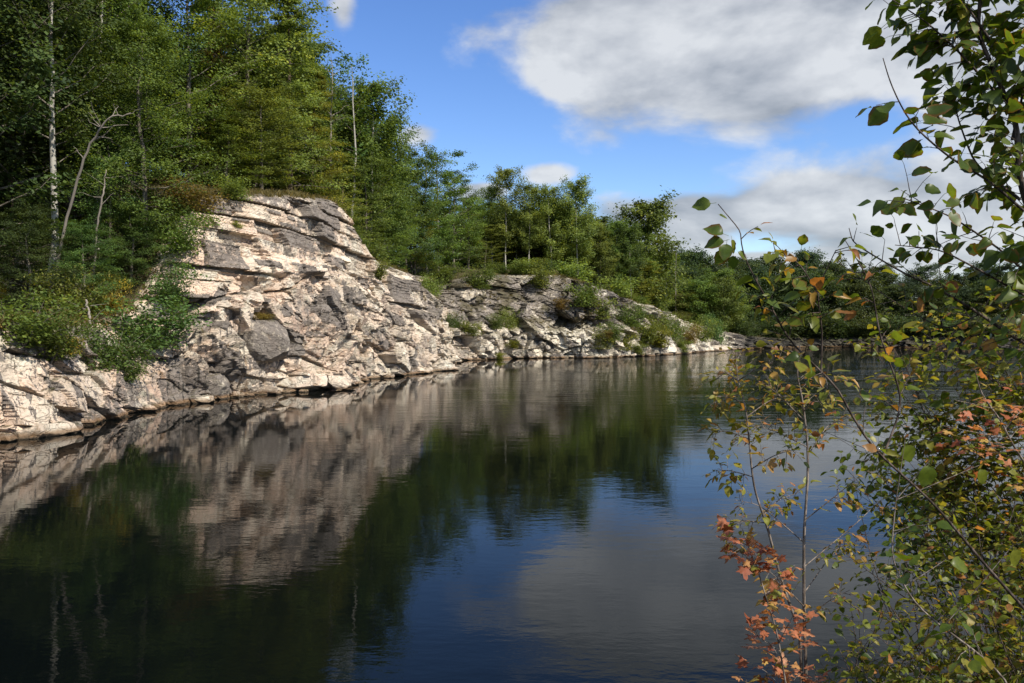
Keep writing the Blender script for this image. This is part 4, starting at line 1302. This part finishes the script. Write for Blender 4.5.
# ---- two-stemmed upright sapling over the open water
base = np.array([1.40, 4.0, 2.75])
Sp = Plant('ash_sapling', 'upright two-stemmed sapling with small yellow green and brown leaves over open water', 'sapling', base, 44, M_STEMP)
Sa = Sp.path([base, at(806, 690, 4.0), at(806, 560, 4.0), at(807, 450, 4.0), at(804, 395, 4.0), at(800, 345, 4.0)], .010, .0025, 50, True)
Sb = Sp.path([base + [.02, 0, .1], at(800, 640, 4.0), at(772, 555, 3.95), at(752, 470, 3.9), at(742, 400, 3.9), at(736, 352, 3.9)], .009, .002, 50, True)
for S, arms in ((Sa, [(858, 520, 880, 500, 565), (760, 505, 735, 500, 540), (845, 490, 868, 470, 520), (830, 420, 862, 430, 455), (775, 430, 752, 425, 450), (828, 385, 850, 378, 410), (780, 395, 766, 385, 420), (838, 545, 860, 545, 590), (775, 575, 755, 560, 610), (830, 600, 850, 590, 625)]),
                (Sb, [(722, 395, 712, 405, 400), (770, 400, 790, 395, 415), (725, 430, 712, 435, 440), (775, 455, 800, 448, 470), (730, 470, 716, 470, 480), (760, 365, 778, 362, 380), (725, 372, 716, 380, 382), (778, 500, 800, 492, 515), (735, 520, 722, 530, 525)])):
    for (mx_, my_, ex, ey, sy) in arms:
        k = int(np.argmin(np.abs(HY - (S[:, 2] - EYE) / S[:, 1] * F - sy)))
        dz = Sp.rg.uniform(-.35, .35)
        br = Sp.path([S[k], at(mx_, my_, S[k][1] + dz * .6), at(ex, ey, S[k][1] + dz)], .003, .001, 14, True)
        Sp.along(br, .1, 1.0, 14, .08, .046, [T_NARROW, T_OV, T_CURL, T_CURL], .5, .22, spread=.9, up=.0, droop=.08, gap=.03, flatn=1.6, nz=.35)
Sp.along(Sb, .66, 1.0, 20, .11, .046, [T_NARROW, T_OV, T_CURL], .45, .25, spread=1.0, up=.1, droop=.3, gap=.035)
Sp.along(Sa, .62, 1.0, 14, .11, .046, [T_NARROW, T_CURL, T_OV], .55, .25, spread=1.0, up=.1, droop=.3, gap=.035)
Sp.done(M_FMIX)

# ---- little orange maple at its foot
base = np.array([1.28, 3.75, 2.8])
Om = Plant('maple_sapling', 'small maple with coral orange leaves below the upright sapling', 'sapling', base, 45, M_STEMP)
So = Om.path([base, at(788, 700, 3.75), at(776, 630, 3.7), at(760, 570, 3.7), at(742, 528, 3.7)], .006, .002, 36, True)
for (ex, ey, sy, n, L) in [(738, 548, 565, 5, .05), (730, 535, 545, 4, .05), (770, 545, 560, 5, .05), (795, 565, 590, 4, .05), (785, 582, 595, 4, .05), (755, 560, 575, 5, .05), (765, 612, 625, 5, .05), (795, 612, 640, 5, .05), (802, 640, 660, 4, .05), (752, 632, 650, 4, .05), (775, 650, 665, 3, .05), (765, 670, 690, 6, .07), (800, 672, 690, 6, .07), (828, 672, 700, 5, .07), (745, 690, 705, 5, .07), (785, 600, 615, 3, .05)]:
    k = int(np.argmin(np.abs(HY - (So[:, 2] - EYE) / So[:, 1] * F - sy)))
    br = Om.path([So[k], at(ex, ey, So[k][1] + Om.rg.uniform(-.25, .25))], .0018, .0009, 8, True)
    Om.along(br, .3, 1.0, n, L, .052, [T_MAPLE], .42, .28, spread=.8, up=0, droop=.12, gap=.035, flatn=1.4, nz=.35)
Om.done(M_FORANGE)

# ---- orange maple spray at the right edge
base = np.array([3.1, 4.2, 2.6])
Or = Plant('maple_sapling', 'orange and pinkish maple leaves spread across the shrub at the right edge', 'sapling', base, 46, M_STEMP)
Sr = Or.path([base, at(1085, 600, 4.1), at(1050, 500, 4.0), at(1010, 440, 3.9), at(985, 400, 3.9), at(975, 370, 3.9)], .009, .002, 40, True)
for (ex, ey, sy) in [(940, 425, 440), (955, 400, 410), (985, 440, 450), (1020, 425, 440), (1000, 470, 480), (1025, 480, 500), (970, 455, 455), (1030, 400, 430), (945, 440, 445), (990, 415, 415), (1040, 460, 500), (1000, 385, 400), (960, 435, 440), (1010, 405, 410)]:
    k = int(np.argmin(np.abs(HY - (Sr[:, 2] - EYE) / Sr[:, 1] * F - sy)))
    br = Or.path([Sr[k], at(ex, ey, Sr[k][1] + Or.rg.uniform(-.25, .25))], .002, .001, 10, True)
    Or.along(br, .2, 1.0, 3, .06, .046, [T_MAPLE], .5, .3, spread=.8, up=0, droop=.1, gap=.035, flatn=1.5, nz=.28)
Or.done(M_FORANGE)

# ---- dense shrubs filling the lower right
def dense(label, seed, bx, by, tips, size, n, mean, mat=M_FSMALL, L=.16, name='shrub', f0=.25, r=.007):
    base = np.array([bx, by, 2.62 - .03 * bx])
    Pn = Plant(name, label, 'shrub', base, seed)
    for (px, py, dep) in tips:
        tip = at(px, py, dep); st = base + Pn.rg.normal(0, .12, 3) * np.array([1, 1, 0])
        mid = st * .5 + tip * .5 + np.array([Pn.rg.uniform(0, .15), Pn.rg.normal(0, .1), Pn.rg.uniform(0.02, .2)])
        S = Pn.path([st, mid, tip], r * Pn.rg.uniform(.6, 1.2), .0012, 30, True)
        Pn.along(S, f0, 1.0, n, L, size, [T_OV, T_NARROW, T_SAG, T_TWO, T_CURL], mean, .24, spread=1.0, up=.1, droop=.4, gap=.036, r=.0013)
        for j in range(3):
            a = Pn.rg.integers(10, 24); e = S[a] + (S[a + 4] - S[a]) * 2.0 + Pn.rg.normal(0, .22, 3)
            S2 = Pn.path([S[a], (S[a] + e) / 2 + Pn.rg.normal(0, .03, 3), e], .003, .001, 12, True)
            Pn.along(S2, .1, 1.0, n // 3, L * .8, size, [T_OV, T_NARROW, T_SAG, T_TWO, T_CURL], mean, .24, spread=1.0, up=.1, droop=.4, gap=.036, r=.0013)
    Pn.done(mat)


dense('leafy green shrub with yellowing leaves filling the lower right corner', 51, 2.35, 3.6,
      [(905, 560, 3.8), (880, 590, 3.7), (860, 620, 3.6), (940, 530, 3.9), (975, 500, 3.9), (1010, 540, 3.7), (1040, 470, 3.8), (930, 600, 3.5), (985, 600, 3.4), (1020, 620, 3.3), (890, 650, 3.5), (1050, 560, 3.5), (850, 660, 3.5)], .044, 44, .56)
dense('tall green shrub with orange flecked leaves standing along the right edge', 52, 2.9, 4.2,
      [(900, 350, 4.4), (930, 330, 4.5), (965, 310, 4.5), (1000, 300, 4.4), (1030, 320, 4.3), (915, 390, 4.4), (945, 370, 4.3), (985, 360, 4.3), (1020, 380, 4.2), (890, 400, 4.5), (960, 420, 4.3), (1040, 420, 4.2), (925, 440, 4.3)], .047, 58, .58, f0=.4, L=.2)
dense('small leaved dark shrub drooping over the water left of the green shrub', 53, 2.95, 5.0,
      [(875, 470, 5.2), (900, 450, 5.3), (910, 480, 5.2), (880, 500, 5.1), (930, 470, 5.3), (900, 520, 5.1), (945, 500, 5.2), (865, 450, 5.2)], .050, 26, .25, f0=.5)
dense('low thin shrub with tiny leaves along the bottom edge beside the orange maple', 54, 1.75, 3.7,
      [(835, 640, 3.8), (850, 600, 3.8), (865, 660, 3.7), (840, 670, 3.7), (880, 670, 3.6), (868, 560, 3.9)], .038, 16, .5, L=.12, r=.004)

# one bright yellow leaf low down on a bare shoot
base = np.array([1.95, 2.75, 2.7])
Y1 = Plant('alder_sapling', 'bare pale shoot carrying large yellow and green leaves in the lower right', 'sapling', base, 55, M_STEMP)
S = Y1.path([base, at(1010, 690, 2.7), at(972, 655, 2.65), at(910, 615, 2.6), at(890, 560, 2.6), at(896, 500, 2.6)], .005, .0015, 30, True)
for px, py, ax, nn, sz, rv, tp in [(974, 662, (.9, 0, -.2), (.1, -1, .2), .055, .86, T_ROUND), (1013, 545, (.3, .2, -1), (.2, -1, .3), .06, .72, T_ROUND), (945, 560, (1, 0, -.35), (0, -.8, .7), .07, .6, T_OV), (905, 440, (.3, .1, -1), (0, -1, .3), .06, .62, T_ROUND), (980, 465, (.2, 0, -1), (.2, -1, .1), .05, .68, T_ROUND), (930, 460, (-.2, 0, -1), (.1, -1, .3), .07, .5, T_ROUND)]:
    Y1.leaf(at(px, py, 2.6), np.array(ax, float), np.array(nn, float), sz, tp, rv, .1)
    k = int(np.argmin(((S - at(px, py, 2.6)) ** 2).sum(1)))
    Y1.path([S[k], at(px, py, 2.6)], .0015, .001, 10, True)
Y1.along(S, .3, 1.0, 14, .1, .05, [T_OV, T_NARROW], .4, .22, droop=.5)
Y1.done(M_FGREEN)

# unused prototypes out of the scene
for k, o in PROTO.items():
    if k not in USED:
        for ch in list(o.children): bpy.data.objects.remove(ch)
        bpy.data.objects.remove(o)

# ------------------------------------------------------------------ light
SUN_AZ, SUN_EL = R(131), R(43)           # azimuth clockwise from the view direction
sun_data = bpy.data.lights.new('sun', 'SUN')
sun_data.energy = 5.0; sun_data.angle = R(0.5); sun_data.color = (1.0, 0.93, 0.82)
sun = bpy.data.objects.new('sun', sun_data); COL.objects.link(sun)
sd = np.array([math.sin(SUN_AZ) * math.cos(SUN_EL), math.cos(SUN_AZ) * math.cos(SUN_EL), math.sin(SUN_EL)])
from mathutils import Vector
sun.rotation_euler = Vector(sd).to_track_quat('Z', 'Y').to_euler()
sun.location = tuple(sd * 60 + np.array([0, 60, 0]))

w = bpy.data.worlds.new('World'); scene.world = w; w.use_nodes = True
nt = w.node_tree; nt.nodes.clear(); b = NB(nt)
sky = b.n('ShaderNodeTexSky', sky_type='NISHITA')
sky.sun_disc = False; sky.sun_elevation = SUN_EL; sky.sun_rotation = SUN_AZ
sky.air_density = 1.0; sky.dust_density = 0.2; sky.ozone_density = 3.0; sky.altitude = 300
hs = b.n('ShaderNodeHueSaturation'); hs.inputs['Saturation'].default_value = 1.20; hs.inputs['Hue'].default_value = 0.512; b.link(sky.outputs[0], hs.inputs['Color'])
bg = b.n('ShaderNodeBackground'); bg.inputs['Strength'].default_value = 0.15
b.link(hs.outputs[0], bg.inputs[0])
tc = b.n('ShaderNodeTexCoord'); dirv = tc.outputs['Generated']
sp = b.n('ShaderNodeSeparateXYZ'); b.link(dirv, sp.inputs[0])
az = b.math('ARCTAN2', sp.outputs['X'], sp.outputs['Y'])
el = b.math('ARCSINE', sp.outputs['Z'])
# flat-bottomed cumulus: noise on the cloud plane
zc = b.math('MAXIMUM', sp.outputs['Z'], 0.0)
zc = b.math('ADD', zc, 0.10)
cu = b.n('ShaderNodeCombineXYZ')
b.link(b.math('DIVIDE', sp.outputs['X'], zc), cu.inputs[0]); b.link(b.math('DIVIDE', sp.outputs['Y'], zc), cu.inputs[1])
cpl = cu.outputs[0]
cdir = b.mapping(dirv, (1, 1, 2.0))
nA = b.noise(cdir, 5.0, 8, 0.54, 0.2)
nB = b.noise(b.mapping(dirv, (1, 1, 2.0), (0, 0, 0), (-.025, .0, -.06)), 5.0, 6, 0.50, 0.2)
nC = b.noise(cpl, 0.55, 3, 0.5)


def pix_ang(px, py):
    v = np.array([(px - CX) / F, 1, (HY - py) / F]); v /= np.linalg.norm(v)
    return math.atan2(v[0], v[1]), math.asin(v[2])


def blob(px, py, rx, ry, top=1.0):
    a0, e0 = pix_ang(px, py)
    dx = b.math('DIVIDE', b.math('SUBTRACT', az, a0), rx / F)
    dy = b.math('DIVIDE', b.math('SUBTRACT', el, e0), ry / F)
    r = b.math('SQRT', b.math('ADD', b.math('MULTIPLY', dx, dx), b.math('MULTIPLY', dy, dy)))
    return b.math('SUBTRACT', top, r)


blobs = [(660, 45, 165, 84), (760, 62, 140, 64), (890, 10, 180, 95), (580, 70, 70, 38), (860, 206, 240, 44), (705, 214, 150, 30), (690, 240, 60, 22),
         (950, 215, 200, 75), (545, 175, 44, 20, .62), (480, 192, 34, 12), (416, 134, 52, 30, .5), (343, 8, 34, 60, .42), (800, 262, 300, 14), (1150, 60, 220, 140)]
den = None
for bl in blobs:
    v = blob(*bl)
    den = v if den is None else b.math('MAXIMUM', den, v)
# outside the photograph: scattered cumulus of the same sort
inframe = b.smooth(b.math('ABSOLUTE', az), 0.62, 0.85)
high = b.smooth(el, 0.42, 0.52)
other = b.math('MULTIPLY', b.math('SUBTRACT', nC, 0.47), 4.0)
den = b.math('MAXIMUM', den, b.math('SUBTRACT', b.math('MULTIPLY', other, b.math('MAXIMUM', inframe, high)), b.math('SUBTRACT', 1.0, b.math('MAXIMUM', inframe, high))))
den = b.math('ADD', b.math('MULTIPLY', den, 0.9), b.math('MULTIPLY', b.math('SUBTRACT', nA, 0.5), 1.7))
alpha = b.smooth(den, -0.03, 0.34)
alpha = b.math('MULTIPLY', alpha, b.smooth(sp.outputs['Z'], -0.02, 0.01))
shade = b.math('ADD', b.math('MULTIPLY', b.math('SUBTRACT', nA, nB), 2.6), b.math('ADD', 0.55, b.math('MULTIPLY', b.math('SUBTRACT', nC, .5), 0.8)))
ccol = b.ramp(shade, [(0.12, (.26, .29, .33)), (0.45, (.43, .455, .49)), (0.8, (.62, .64, .66))])
bgc = b.n('ShaderNodeBackground'); b.link(ccol, bgc.inputs[0]); bgc.inputs['Strength'].default_value = 1.0
mx = b.n('ShaderNodeMixShader'); b.link(b.math('MULTIPLY', alpha, 0.93), mx.inputs[0])
b.link(bg.outputs[0], mx.inputs[1]); b.link(bgc.outputs[0], mx.inputs[2])
ow = b.n('ShaderNodeOutputWorld'); b.link(mx.outputs[0], ow.inputs[0])

vs = scene.view_settings
vs.view_transform = 'Standard'; vs.look = 'None'; vs.exposure = 0.3; vs.gamma = 1.0; vs.use_curve_mapping = False
scene.render.engine = 'CYCLES'
scene.cycles.max_bounces = 7; scene.cycles.diffuse_bounces = 3; scene.cycles.glossy_bounces = 3
scene.cycles.transmission_bounces = 4; scene.cycles.transparent_max_bounces = 6
scene.cycles.use_denoising = True
